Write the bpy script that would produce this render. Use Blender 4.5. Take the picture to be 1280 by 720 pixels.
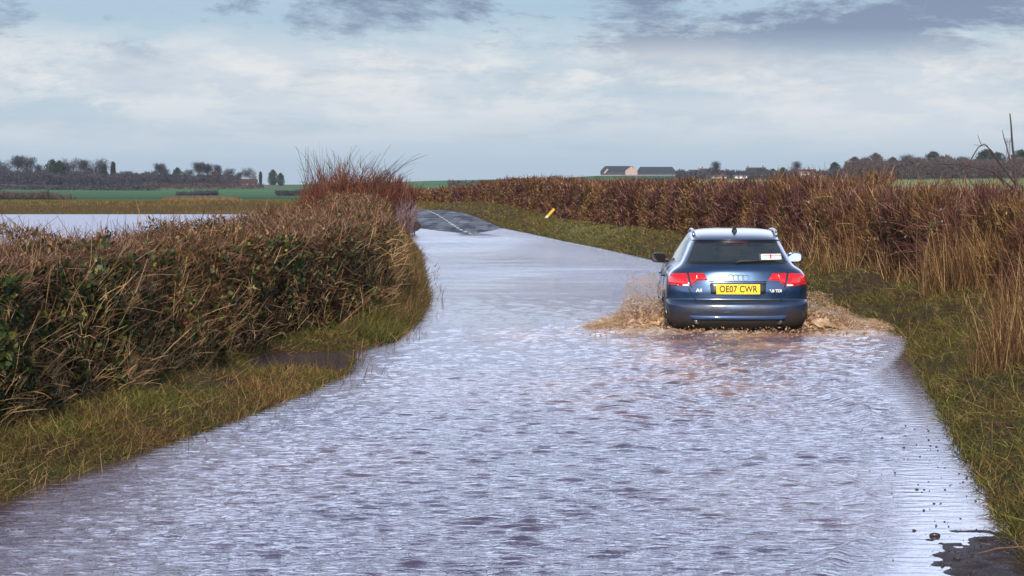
import bpy, bmesh, math, random
import numpy as np
from mathutils import Vector, Matrix
R = math.radians
rng = np.random.default_rng(7)
random.seed(7)
for o in list(bpy.data.objects): bpy.data.objects.remove(o)
scn = bpy.context.scene
C = scn.collection

# ------------------------------------------------------------------ camera
CAMH = 1.68; F = 3022.0; HZ = 242.0
cam_d = bpy.data.cameras.new('camera'); cam = bpy.data.objects.new('camera', cam_d); C.objects.link(cam)
cam_d.sensor_width = 36.0; cam_d.lens = 85.0; cam_d.clip_start = 0.1; cam_d.clip_end = 12000
cam.location = (0, 0, CAMH)
cam.rotation_euler = (R(90) - math.atan((360 - HZ) / F), 0, 0)
scn.camera = cam
scn.render.resolution_x = 1024; scn.render.resolution_y = 576

# ------------------------------------------------------------------ light and sky
SUN_EL, SUN_AZ = 25.0, 187.0
SUN_STRENGTH = 5.0; SKY_STRENGTH = 0.1
scn.view_settings.view_transform = 'Standard'; scn.view_settings.look = 'None'
scn.view_settings.exposure = 0.0; scn.view_settings.gamma = 1.0
W = bpy.data.worlds.new('World'); scn.world = W; W.use_nodes = True
nt = W.node_tree; nt.nodes.clear()
def N(t, **kw):
    n = nt.nodes.new(t)
    for k, v in kw.items(): setattr(n, k, v)
    return n
def L(a, b): nt.links.new(a, b)
out = N('ShaderNodeOutputWorld'); bg = N('ShaderNodeBackground'); bg.inputs['Strength'].default_value = SKY_STRENGTH
L(bg.outputs[0], out.inputs[0])
sky = N('ShaderNodeTexSky'); sky.sky_type = 'NISHITA'; sky.sun_disc = False
sky.sun_elevation = R(SUN_EL); sky.sun_rotation = R(SUN_AZ); sky.air_density = 1.0; sky.dust_density = 1.0
tc = N('ShaderNodeTexCoord'); sep = N('ShaderNodeSeparateXYZ'); L(tc.outputs['Generated'], sep.inputs[0])
def ramp(inp, stops, interp='LINEAR'):
    r = N('ShaderNodeValToRGB'); cr = r.color_ramp; cr.interpolation = interp
    while len(cr.elements) < len(stops): cr.elements.new(0.5)
    for e, (p, c) in zip(cr.elements, stops):
        e.position = p; e.color = (c, c, c, 1) if isinstance(c, (int, float)) else (*c, 1)
    L(inp, r.inputs[0]); return r.outputs[0]
def noise(scale, sc=(1, 1, 1), loc=(0, 0, 0), detail=6, rough=.55, dist=0.0):
    m = N('ShaderNodeMapping'); m.inputs['Scale'].default_value = sc; m.inputs['Location'].default_value = loc
    L(tc.outputs['Generated'], m.inputs[0])
    n = N('ShaderNodeTexNoise'); n.inputs['Scale'].default_value = scale; n.inputs['Detail'].default_value = detail
    n.inputs['Roughness'].default_value = rough; n.inputs['Distortion'].default_value = dist
    L(m.outputs[0], n.inputs['Vector']); return n.outputs['Fac']
def mixc(fac, a, b):
    m = N('ShaderNodeMix', data_type='RGBA')
    if isinstance(fac, (int, float)): m.inputs[0].default_value = fac
    else: L(fac, m.inputs[0])
    for i, v in ((6, a), (7, b)):
        if isinstance(v, tuple): m.inputs[i].default_value = (*v, 1)
        else: L(v, m.inputs[i])
    return m.outputs[2]
def math_(op, a, b=None):
    m = N('ShaderNodeMath', operation=op)
    for i, v in ((0, a), (1, b)):
        if v is None: continue
        if isinstance(v, (int, float)): m.inputs[i].default_value = v
        else: L(v, m.inputs[i])
    return m.outputs[0]
S = 10.8
def sc(c): return tuple(v * S for v in c)
z10 = math_('MULTIPLY', sep.outputs[2], 8.0)          # elevation .125 -> 1
# overall thin layer by height: hazy blue band, pale cloud belt, blue above, bright lilac cloud high up
base = ramp(z10, [(0.0, sc((.43, .54, .66))), (.10, sc((.42, .54, .68))), (.21, sc((.44, .55, .67))), (.42, sc((.44, .57, .68))), (.62, sc((.36, .51, .66))), (1.0, sc((.60, .70, 1.05)))])
high = ramp(sep.outputs[2], [(0.0, 1.0), (.09, 1.0), (.14, 3.0), (.30, 2.5), (.44, .7), (1.0, .4)])
base = mixc(.12, base, sky.outputs[0])
white = ramp(noise(3.0, (2.6, 1, 17), (3.1, 0, 0.3), 8, .6, .3), [(.32, 0.0), (.56, 1.0)])
belt = ramp(z10, [(.10, 0.0), (.20, .75), (.32, .9), (.44, .85), (.56, .08), (.72, .25), (1.0, .6)])
col = mixc(math_('MULTIPLY', white, belt), base, sc((.62, .67, .725)))
puff = ramp(noise(9.0, (1.9, 1, 6), (1.7, 2, 0.1), 11, .68, .2), [(.45, 0.0), (.57, 1.0)])
bel2 = ramp(z10, [(.16, 0.0), (.28, .6), (.40, .9), (.5, .4), (.6, 0.0)])
col = mixc(math_('MULTIPLY', puff, bel2), col, sc((.76, .77, .77)))
grey = ramp(math_('ADD', noise(5.0, (2.0, 1, 6.5), (0.62, 4.2, 1.31), 11, .68, .25), math_('MULTIPLY', sep.outputs[0], .22)), [(.468, 0.0), (.56, 1.0)])
bel3 = ramp(z10, [(.30, 0.0), (.45, .3), (.54, .95), (.68, 1.0), (.85, .3), (1.0, .10)])
col = mixc(math_('MULTIPLY', grey, bel3), col, sc((.22, .28, .40)))
mu = N('ShaderNodeMix', data_type='RGBA', blend_type='MULTIPLY'); mu.inputs[0].default_value = 1.0; L(col, mu.inputs[6]); L(high, mu.inputs[7]); L(mu.outputs[2], bg.inputs[0])
sd = bpy.data.lights.new('sun', 'SUN'); sd.energy = SUN_STRENGTH; sd.angle = R(4.0); sd.color = (1.0, .87, .70)
so = bpy.data.objects.new('sun', sd); C.objects.link(so)
sv = Vector((math.sin(R(SUN_AZ)) * math.cos(R(SUN_EL)), math.cos(R(SUN_AZ)) * math.cos(R(SUN_EL)), math.sin(R(SUN_EL))))
so.rotation_euler = sv.to_track_quat('Z', 'Y').to_euler(); so.location = (0, 0, 50)

# ------------------------------------------------------------------ helpers
def tag(o, label=None, cat=None, group=None, kind=None):
    if label: o['label'] = label
    if cat: o['category'] = cat
    if group: o['group'] = group
    if kind: o['kind'] = kind
    return o
def empty(name, loc=(0, 0, 0), rz=0.0):
    o = bpy.data.objects.new(name, None); C.objects.link(o); o.location = loc; o.rotation_euler = (0, 0, rz)
    o.empty_display_size = .2
    return o
def link(name, me, mat=None, parent=None):
    if mat is not None: me.materials.append(mat)
    o = bpy.data.objects.new(name, me); C.objects.link(o)
    if parent is not None: o.parent = parent
    return o
def npmesh(name, V, Q, mat=None, parent=None, smooth=False, attrs=None):
    """V (n,3), Q (m,k) with k = 3 or 4"""
    V = np.asarray(V, np.float32); Q = np.asarray(Q, np.int32)
    me = bpy.data.meshes.new(name); k = Q.shape[1]
    me.vertices.add(len(V)); me.vertices.foreach_set('co', V.ravel())
    me.loops.add(Q.size); me.loops.foreach_set('vertex_index', Q.ravel())
    me.polygons.add(len(Q)); me.polygons.foreach_set('loop_start', np.arange(0, Q.size, k, dtype=np.int32))
    try: me.polygons.foreach_set('loop_total', np.full(len(Q), k, np.int32))
    except Exception: pass
    if smooth: me.polygons.foreach_set('use_smooth', np.ones(len(Q), bool))
    me.update(calc_edges=True)
    if attrs:
        for an, a in attrs.items():
            a = np.asarray(a, np.float32)
            if a.ndim == 1:
                at = me.attributes.new(an, 'FLOAT', 'POINT'); at.data.foreach_set('value', a)
            else:
                at = me.attributes.new(an, 'FLOAT_COLOR', 'POINT')
                at.data.foreach_set('color', np.concatenate([a, np.ones((len(a), 1), np.float32)], 1).ravel())
    return link(name, me, mat, parent)
def gridfaces(nr, nc, wrap=False):
    r = np.arange(nr - 1)[:, None]; c = np.arange(nc if wrap else nc - 1)[None, :]
    c2 = (c + 1) % nc
    a = r * nc + c; b = r * nc + c2; d = (r + 1) * nc + c; e = (r + 1) * nc + c2
    return np.stack([a, b, e, d], -1).reshape(-1, 4)
def bmobj(name, bm, mat, parent=None, smooth=False, bevel=0.0):
    if bevel > 0:
        bmesh.ops.bevel(bm, geom=list(bm.edges), offset=bevel, segments=2, affect='EDGES', profile=.6)
    me = bpy.data.meshes.new(name); bm.to_mesh(me); bm.free()
    if smooth:
        for p in me.polygons: p.use_smooth = True
    return link(name, me, mat, parent)
def addbox(bm, c, s, rot=None):
    m = Matrix.Translation(c) @ (rot.to_4x4() if rot is not None else Matrix.Identity(4)) @ Matrix.Diagonal((*s, 1))
    return bmesh.ops.create_cube(bm, size=1.0, matrix=m)['verts']
def addtube(bm, pts, rads, seg=8, cap=True):
    pts = [Vector(p) for p in pts]; rings = []
    if isinstance(rads, (int, float)): rads = [rads] * len(pts)
    for i, p in enumerate(pts):
        d = (pts[min(i + 1, len(pts) - 1)] - pts[max(i - 1, 0)]).normalized()
        u = d.cross(Vector((0, 0, 1)))
        if u.length < .05: u = d.cross(Vector((1, 0, 0)))
        u.normalize(); v = d.cross(u)
        rings.append([bm.verts.new(p + (u * math.cos(2 * math.pi * k / seg) + v * math.sin(2 * math.pi * k / seg)) * rads[i]) for k in range(seg)])
    for a, b in zip(rings, rings[1:]):
        for k in range(seg): bm.faces.new((a[k], a[(k + 1) % seg], b[(k + 1) % seg], b[k]))
    if cap:
        bm.faces.new(rings[0][::-1]); bm.faces.new(rings[-1])
class FN:                       # smooth pseudo-noise from sines
    def __init__(s, n=14, lo=.3, hi=3.0, seed=1):
        r = np.random.default_rng(seed); k = np.exp(r.uniform(np.log(lo), np.log(hi), n)); a = r.uniform(0, 2 * np.pi, n)
        s.kx = k * np.cos(a); s.ky = k * np.sin(a); s.p = r.uniform(0, 6.28, n); s.w = k ** -.5; s.w /= np.sqrt((s.w ** 2).sum() / 2)
    def __call__(s, x, y):
        x = np.asarray(x, float)[..., None]; y = np.asarray(y, float)[..., None]
        return (np.sin(x * s.kx + y * s.ky + s.p) * s.w).sum(-1)
def sst(t): t = np.clip(t, 0, 1); return t * t * (3 - 2 * t)
def gnd(px, py, z=0.0):        # a point of the photograph on the level z -> world x, y
    Y = F * (CAMH - z) / (py - HZ); return ((px - 640) * Y / F, Y)

# ------------------------------------------------------------------ materials
def mat_new(name):
    m = bpy.data.materials.new(name); m.use_nodes = True; return m, m.node_tree, m.node_tree.nodes['Principled BSDF']
def lk(t, a, b): t.links.new(a, b)
def tnoise(t, scale, detail=4, rough=.6, scl=None, coord='Object', dist=0):
    c = t.nodes.new('ShaderNodeTexCoord'); n = t.nodes.new('ShaderNodeTexNoise')
    n.inputs['Scale'].default_value = scale; n.inputs['Detail'].default_value = detail; n.inputs['Roughness'].default_value = rough; n.inputs['Distortion'].default_value = dist
    src = c.outputs[coord]
    if scl:
        m = t.nodes.new('ShaderNodeMapping'); m.inputs['Scale'].default_value = scl; lk(t, src, m.inputs[0]); src = m.outputs[0]
    lk(t, src, n.inputs['Vector']); return n.outputs['Fac']
def tramp(t, inp, stops):
    r = t.nodes.new('ShaderNodeValToRGB'); cr = r.color_ramp
    while len(cr.elements) < len(stops): cr.elements.new(0.5)
    for e, (p, c) in zip(cr.elements, stops):
        e.position = p; e.color = (c, c, c, 1) if isinstance(c, (int, float)) else (*c, 1)
    lk(t, inp, r.inputs[0]); return r.outputs[0]
def tmix(t, fac, a, b, mode='MIX'):
    m = t.nodes.new('ShaderNodeMix'); m.data_type = 'RGBA'; m.blend_type = mode
    if isinstance(fac, (int, float)): m.inputs[0].default_value = fac
    else: lk(t, fac, m.inputs[0])
    for i, v in ((6, a), (7, b)):
        if isinstance(v, tuple): m.inputs[i].default_value = (*v, 1)
        else: lk(t, v, m.inputs[i])
    return m.outputs[2]
def tbump(t, p, h, strength, dist=.02):
    b = t.nodes.new('ShaderNodeBump'); b.inputs['Strength'].default_value = strength; b.inputs['Distance'].default_value = dist
    lk(t, h, b.inputs['Height']); lk(t, b.outputs[0], p.inputs['Normal']); return b
def simple(name, c, rough=.5, metal=0.0, coat=0.0, spec=.5, var=.12, scale=30):
    m, t, p = mat_new(name)
    p.inputs['Roughness'].default_value = rough; p.inputs['Metallic'].default_value = metal
    p.inputs['Coat Weight'].default_value = coat; p.inputs['Specular IOR Level'].default_value = spec
    n = tnoise(t, scale, 3)
    lk(t, tramp(t, n, [(.3, tuple(v * (1 - var) for v in c)), (.7, tuple(min(1, v * (1 + var)) for v in c))]), p.inputs['Base Color'])
    return m
def stalk(name, stops, rough=.75, transl=.25, patch=None, patchscale=.6):
    """colour of each stem or leaf from its own random number, with broad patches of growth"""
    m, t, p = mat_new(name)
    a = t.nodes.new('ShaderNodeAttribute'); a.attribute_name = 'rnd'
    colr = tramp(t, a.outputs['Fac'], stops)
    if patch:
        n = tnoise(t, patchscale, 3, .6)
        f = tramp(t, n, [(.42, 0.0), (.6, 1.0)])
        colr = tmix(t, f, colr, tramp(t, a.outputs['Fac'], patch))
    lk(t, colr, p.inputs['Base Color']); p.inputs['Roughness'].default_value = rough; p.inputs['Specular IOR Level'].default_value = .25
    if transl:
        tr = t.nodes.new('ShaderNodeBsdfTranslucent'); lk(t, colr, tr.inputs[0])
        mx = t.nodes.new('ShaderNodeMixShader'); mx.inputs[0].default_value = transl
        lk(t, p.outputs[0], mx.inputs[1]); lk(t, tr.outputs[0], mx.inputs[2])
        lk(t, mx.outputs[0], t.nodes['Material Output'].inputs[0])
    return m

# ------------------------------------------------------------------ the lie of the land
LT = np.array([(-15, -4.6), (5, -3.6), (10, -3.05), (13.1, -2.80), (14.2, -2.66), (16, -2.36), (17.9, -2.06), (20.7, -1.70), (22.6, -1.55), (24.4, -1.62), (25.2, -1.75), (27.5, -1.36), (32, -1.27), (37, -1.32), (43, -1.58), (52, -1.97), (65, -2.52), (80, -3.35), (96, -4.3), (110, -4.4), (125, -4.9), (170, -7.6), (230, -14)])
RT = np.array([(-15, 1.6), (5, 2.25), (10, 2.26), (11.6, 2.42), (14.2, 2.76), (16, 2.96), (19.7, 3.47), (24.4, 4.04), (28, 4.6), (33, 4.75), (40, 4.55), (49, 4.2), (61, 3.62), (74, 2.75), (87, 1.75), (100, .85), (113, 0.0), (135, -1.3), (157, -2.8), (168, -3.9), (200, -7.5), (230, -12)])
XL = lambda Y: np.interp(Y, LT[:, 0], LT[:, 1]); XR = lambda Y: np.interp(Y, RT[:, 0], RT[:, 1])
HLT = np.array([(-15, -6.0), (8, -4.6), (12, -4.05), (16, -3.4), (22, -2.85), (25, -2.62), (26.5, -2.15), (28.5, -1.85), (32, -1.82), (37, -1.95), (43, -2.25), (52, -2.68), (65, -3.35), (80, -4.3), (96, -5.5)])
HXL = lambda Y: np.interp(Y, HLT[:, 0], HLT[:, 1])              # road side of left hedge
RZC = lambda Y: .52 * sst((np.asarray(Y) - 99) / 75.) - .45 * sst((np.asarray(Y) - 170) / 60.)
n1 = FN(16, .5, 4, 3); n2 = FN(16, .02, .2, 5); n3 = FN(20, 3, 14, 8)
RPX = np.array([-900, 0, 100, 200, 350, 400, 540, 640, 700, 750, 850, 1000, 1280, 2200]); RPY = np.array([227, 227, 229, 230, 229.5, 229, 224.5, 222.5, 221, 218.2, 218, 219, 216, 214])
def terrain(x, Y):
    x = np.asarray(x, float); Y = np.asarray(Y, float)
    xl, xr = XL(Y), XR(Y)
    dl = xl - x; dr = x - xr
    zc = RZC(Y)
    bed = -.22 + zc * 1.0 + .06 * (zc > .02)
    # left side: low muddy verge, then the hedge bank, then flooded field
    vl = .10 * sst(dl / .5) + .10 * sst((dl - .6) / 1.2) + .03 * n1(x, Y) * sst(dl / .4)
    near = sst((Y - 60) / 60.)
    vl = vl + near * .35 * sst(dl / 1.2)
    pud = np.exp(-(((x + 2.12) / .50) ** 2 + ((Y - 24.4) / 1.15) ** 2) ** 1.5)
    vl = vl - .33 * pud * (dl > 0)
    fieldback = HXL(np.minimum(Y, 96)) - 1.9 - .05 * np.maximum(Y - 96, 0)
    ff = sst((fieldback - x) / 1.5) * (1 - sst((Y - 192) / 16.)) * (1 - sst((x + 60 - 0) / 60 * 0))
    ff = ff * (1 - sst((x - (-18 - 0 * Y)) / 6.) * sst((Y - 130) / 30.))
    vl = vl * (1 - ff) - .45 * ff
    vr = .14 * sst(dr / .4) + .32 * sst((dr - .1) / 1.3) + .035 * n1(x, Y) * sst(dr / .3)
    vr = vr + near * .05 * sst(dr / 1.5)
    z = np.where(dl > 0, np.where(dl > 0, vl + zc * (1 - ff), 0), np.where(dr > 0, vr + zc, 0))
    inside = np.minimum(-dl, -dr)
    edge = np.where(-dl < -dr, 0.0, 0.0) + zc
    sh = sst(inside / .45)
    z = np.where(inside > 0, edge * (1 - sh) + bed * sh, z)
    # rising fields
    base = .9
    t0 = sst((Y - 192) / 22.); far = base + .12 * n2(x * .3, Y * .3)
    z = z * (1 - t0) + far * t0
    px = 640 + F * x / np.maximum(Y, 50)
    ridge = CAMH + (HZ - np.interp(px, RPX, RPY)) * 1500 / F
    t = np.clip((Y - 430) / (1500 - 430.), 0, 1); t = t * t * (1.6 - .6 * t)
    hill = base * (1 - t) + ridge * t + .25 * n2(x * .12, Y * .12) * sst((Y - 450) / 500)
    z = np.where(Y > 430, z * 0 + hill, z)
    return z

def geom(a, b, r, s):
    o = [a]
    while o[-1] < b: o.append(o[-1] + s); s *= r
    return o
xs = np.arange(-9, 9.01, .12); gx = geom(9.2, 1600, 1.13, .2); gx = [v for v in gx if v < 1790]; xs = np.concatenate([-np.array(gx)[::-1], xs, gx])
ys = np.concatenate([np.arange(-60, 8, 2.), np.arange(8, 60, .14), np.arange(60, 230, .6), [v for v in geom(230, 2200, 1.035, 2.) if v < 2190]])
GX, GY = np.meshgrid(xs, ys); GZ = terrain(GX, GY)
V = np.stack([GX, GY, GZ], -1).reshape(-1, 3)
# ground cover colours (what grows or lies there)
x_, y_ = V[:, 0], V[:, 1]; tint = np.zeros((len(V), 3))
pxv = 640 + F * x_ / np.maximum(y_, 20)
mud = np.array((.05, .032, .02)); grass = np.array((.055, .055, .016)); ochre = np.array((.10, .07, .022)); field = np.array((.048, .12, .046)); pale = np.array((.20, .24, .085)); dull = np.array((.13, .11, .10))
f = (.55 * sst(n1(x_ * 1.3, y_ * 1.3) * .5 + .5) * sst(n3(x_, y_) * .5 + .6))[:, None]; tint = mud * (1 - f) + grass * f
f = (sst((y_ - 120) / 60) * np.where(x_ < -9, 1, sst((y_ - 185) / 10)))[:, None]; tint = tint * (1 - f) + ochre * (.8 + .3 * sst(n1(x_ * .3, y_ * .3)))[:, None] * f
f = sst((y_ - 228) / 12)[:, None]; g2 = field * (1 + .15 * n2(x_ * .2, y_ * .4))[:, None]; tint = tint * (1 - f) + g2 * f
f = (sst((pxv - 640) / 120) * sst((y_ - 60) / 50) * (1 - sst((y_ - 1150) / 150)))[:, None]; tint = tint * (1 - f) + pale * (1 + .15 * n2(x_ * .8, y_ * .2))[:, None] * f
f = (sst((y_ - 980 - .5 * (pxv - 100)) / 120) * (1 - sst((pxv - 330) / 60)))[:, None]; tint = tint * (1 - f) + dull * f
ground_m, t, p = mat_new('ground_cover')
a = t.nodes.new('ShaderNodeAttribute'); a.attribute_name = 'tint'
nn = tnoise(t, 7.0, 8, .7); c1 = tmix(t, 1.0, a.outputs['Color'], tramp(t, nn, [(.3, .55), (.7, 1.5)]), 'MULTIPLY')
lk(t, c1, p.inputs['Base Color']); p.inputs['Roughness'].default_value = .9; p.inputs['Specular IOR Level'].default_value = .08; tbump(t, p, nn, .6, .05)
tag(npmesh('ground', V, gridfaces(len(ys), len(xs)), ground_m, smooth=True, attrs={'tint': np.clip(tint, 0, 1)}), kind='structure')

# ------------------------------------------------------------------ road
RC = np.array([(-15, -1.2), (10, -.3), (20, 1.0), (30, 1.6), (45, 1.35), (60, .7), (74, 0.0), (87, -.85), (101, -1.72), (110, -2.36), (122, -3.0), (135, -3.78), (150, -4.72), (165, -5.75), (185, -7.6), (215, -11.5)])
from math import pi
RCX = lambda Y: np.interp(Y, RC[:, 0], RC[:, 1])
def smooth_interp(Y, tab, w=6.0):
    return sum(np.interp(Y + k * w / 4, tab[:, 0], tab[:, 1]) for k in range(-4, 5)) / 9.
def roadz(u, Y, x):
    z = RZC(Y) + .01 - .10 * u * u * np.clip((Y - 60) / 30, 0, 1) - .17 * (1 - sst((Y - 60) / 40.))
    z = z - .012 * sst((Y - 95) / 10.) * (1 - sst((Y - 120) / 30.))
    nearsh = (1 - sst((Y - 11.3) / 3.0))
    z = z + nearsh * (.172 * sst((x - (XR(Y) - 1.9)) / 1.75) + .010 * sst((x - XR(Y) + .5) / .5) + sst((x - XR(Y) + .9) / .5) * (.004 * n3(x, Y) + .005 * n3(x * 2.7 + 4, Y * 2.0) + .003 * n3(x * 6, Y * 5 + 3)))
    return z
yr = np.concatenate([np.arange(-14, 5, 1.), np.arange(5, 9, .12), np.arange(9, 15, .035), np.arange(15, 24, .12), np.arange(24, 215, .8)])
us = np.unique(np.concatenate([np.linspace(-1, 1, 61), np.linspace(.45, 1, 60)])); NU = len(us)
U, YY = np.meshgrid(us, yr)
half = np.where(U > 0, XR(YY) - RCX(YY) + .12, RCX(YY) - XL(YY) + .12)
w_lane = 1.95 - .5 * sst((YY - 100) / 70.)
half = np.where(YY > 90, np.minimum(half, np.where(U > 0, half, w_lane + .1)), half)
XX = smooth_interp(YY, RC) + U * half
V = np.stack([XX, YY, roadz(U, YY, XX)], -1).reshape(-1, 3)
rmud = ((1 - sst((YY - 13) / 5)) * sst((XX - XR(YY) + 1.0) / .6)).ravel()
road_m, t, p = mat_new('wet_asphalt'); am = t.nodes.new('ShaderNodeAttribute'); am.attribute_name = 'mud'
nn = tnoise(t, 1.2, 6, .65, (1.0, .25, 1)); fine = tnoise(t, 160, 3, .7)
mn = tnoise(t, 38, 6, .75); lk(t, tmix(t, am.outputs['Fac'], tramp(t, nn, [(.35, (.009, .013, .024)), (.7, (.022, .026, .040))]), tramp(t, mn, [(.35, (.012, .008, .010)), (.7, (.050, .030, .030))])), p.inputs['Base Color'])
lk(t, tramp(t, nn, [(.38, .45), (.62, .75)]), p.inputs['Roughness']); sx_ = tnoise(t, 1.0, 3, .5, (1.6, .05, 1)); lk(t, tmix(t, am.outputs['Fac'], tramp(t, sx_, [(.45, .06), (.60, .60)]), (.02, .02, .02)), p.inputs['Specular IOR Level']); tbump(t, p, fine, .35, .004)
tag(npmesh('road', V, gridfaces(len(yr), NU), road_m, smooth=True, attrs={'mud': rmud}), kind='structure')
# muddy shoulder where the flood thins out at the right kerb: grit breaking the surface
us2 = np.linspace(-1.15, .15, 150); ys2 = np.arange(9.3, 14.2, .011); UU, Y2 = np.meshgrid(us2, ys2); X2 = XR(Y2) + UU
zz = .172 * sst((UU + 1.9) / 1.75) - .17 + .006 + .010 * sst((UU + .5) / .5) + sst((UU + .9) / .5) * (.004 * n3(X2, Y2) + .005 * n3(X2 * 2.7 + 4, Y2 * 2.0) + .003 * n3(X2 * 6, Y2 * 5 + 3))
zz = zz - .004 - .19 * sst((Y2 - 11.3) / 3.0) + .004 + .0035 * rng.normal(size=UU.shape)
mudm, t, p = mat_new('wet_grit'); gn = tnoise(t, 60, 5, .75); lk(t, tramp(t, gn, [(.35, (.016, .010, .012)), (.7, (.060, .038, .036))]), p.inputs['Base Color']); p.inputs['Roughness'].default_value = .38; p.inputs['Specular IOR Level'].default_value = .22
tag(npmesh('muddy_road_shoulder', np.stack([X2, Y2, zz], -1).reshape(-1, 3), gridfaces(*UU.shape), mudm, smooth=True), kind='structure')
mark_m = simple('road_paint', (.5, .5, .49), .45, var=.1)
q = 100.6; vv, ff_ = [], []
while q < 172:
    for s in (0, 1):
        pass
    yq = np.linspace(q, min(q + 2.1, 173), 5)
    for yy in yq:
        cx = smooth_interp(np.array(yy), RC) + .02
        for sx in (-.06, .06): vv.append((cx + sx, yy, float(roadz(0., np.array(yy), 0. if yy > 20 else 0.)) + .006))
    b = len(vv) - 10
    for k in range(4): ff_.append((b + 2 * k, b + 2 * k + 1, b + 2 * k + 3, b + 2 * k + 2))
    q += 4.2
tag(npmesh('road_marking', vv, ff_, mark_m), kind='structure')

# ------------------------------------------------------------------ water
water_m, t, p = mat_new('muddy_flood_water')
a = t.nodes.new('ShaderNodeAttribute'); a.attribute_name = 'mud'
n_ = tnoise(t, 2.2, 4, .6)
clean = tramp(t, n_, [(.3, (.044, .036, .076)), (.7, (.066, .054, .105))])
lk(t, tmix(t, a.outputs['Fac'], clean, (.34, .185, .105)), p.inputs['Base Color'])
p.inputs['IOR'].default_value = 1.36; p.inputs['Specular IOR Level'].default_value = .8
a3 = t.nodes.new('ShaderNodeAttribute'); a3.attribute_name = 'gloss'; lk(t, a3.outputs['Fac'], p.inputs['Roughness'])
h1a = tnoise(t, 10.0, 4, .6, (.8, 1.7, 1), dist=.25); h1b = tnoise(t, 1.0, 4, .6, (.9, 2.6, 1), dist=.4)
h1c = t.nodes.new('ShaderNodeMath'); h1c.operation = 'MULTIPLY_ADD'; lk(t, h1b, h1c.inputs[0]); mm = t.nodes.new('ShaderNodeMapRange'); lk(t, a3.outputs['Fac'], mm.inputs[0]); mm.inputs[1].default_value = .06; mm.inputs[2].default_value = .14; mm.inputs[3].default_value = .25; mm.inputs[4].default_value = 3.0; lk(t, mm.outputs[0], h1c.inputs[1]); lk(t, h1a, h1c.inputs[2]); h1 = h1c.outputs[0]
a2 = t.nodes.new('ShaderNodeAttribute'); a2.attribute_name = 'rough'
bm_ = t.nodes.new('ShaderNodeBump'); bm_.inputs['Distance'].default_value = .036
lk(t, a2.outputs['Fac'], bm_.inputs['Strength']); lk(t, h1, bm_.inputs['Height']); lk(t, bm_.outputs[0], p.inputs['Normal'])

CARX, CARY, CARR = 2.75, 29.3, R(-2.2); DEPTH = .19
rr = np.random.default_rng(21); nw = 80
lam = np.exp(rr.uniform(np.log(.07), np.log(.22), nw)); dirn = rr.normal(.08, .38, nw); ph = rr.uniform(0, 6.28, nw)
kx = 2 * np.pi / lam * np.sin(dirn); ky = 2 * np.pi / lam * np.cos(dirn); amp = .021 * lam / (2 * np.pi)
lam2 = np.exp(rr.uniform(np.log(.8), np.log(3.6), 26)); d2 = rr.normal(.0, .30, 26); ph2 = rr.uniform(0, 6.28, 26); kx2 = 2 * np.pi / lam2 * np.sin(d2) * .45; ky2 = 2 * np.pi / lam2 * np.cos(d2); amp2 = .014 * lam2 / (2 * np.pi)
def polydist(x, Y, pts):
    d = np.full(x.shape, 1e9)
    for (a, b) in zip(pts, pts[1:]):
        a = np.array(a); b = np.array(b); ab = b - a; tt = np.clip(((x - a[0]) * ab[0] + (Y - a[1]) * ab[1]) / (ab @ ab), 0, 1)
        d = np.minimum(d, np.hypot(x - a[0] - tt * ab[0], Y - a[1] - tt * ab[1]))
    return d
calm = [gnd(*q) for q in ((1120, 432), (1050, 470), (1085, 505), (1105, 535), (1110, 560), (1070, 590), (1078, 640), (1060, 690), (1020, 735))]
cy = np.array([c[1] for c in calm])[::-1]; cxx = np.array([c[0] for c in calm])[::-1]
wn = FN(14, 1.5, 9, 44); wn2 = FN(12, .4, 2.0, 45); wn3 = FN(26, 12, 34, 46)
def water_fields(x, Y):
    dcar = np.hypot((x - CARX) / 1.35, (Y - (CARY - .6)) / 2.6)
    wake = np.exp(-(np.maximum(dcar - .4, 0) / 1.0) ** 2)
    v = np.exp(-((x - (2.2 - (CARY - Y) * .09)) / (0.75 + .05 * (CARY - Y))) ** 2) * sst((CARY + 1 - Y) / 2) * sst((Y - 15.5) / 9)
    side = np.exp(-((x - .6) / 1.0) ** 2 - ((Y - 29.0) / 2.6) ** 2)
    churn = np.clip(np.maximum(wake, np.maximum(.75 * v, .7 * side)), 0, 1)
    cm = sst((x - np.interp(Y, cy, cxx, left=cxx[0], right=9)) / .35) * (Y < 30)
    gust = np.clip(1 + .35 * wn2(x * .7, Y * .35), .35, 1.8)
    A = (.55 + .45 * gust) * (1 - .86 * cm) * (1 + .7 * churn)
    shore = sst((x - XL(Y)) / .35) * sst((XR(Y) - x) / .35); A = A * (.25 + .75 * shore)
    return churn, cm, A
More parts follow.
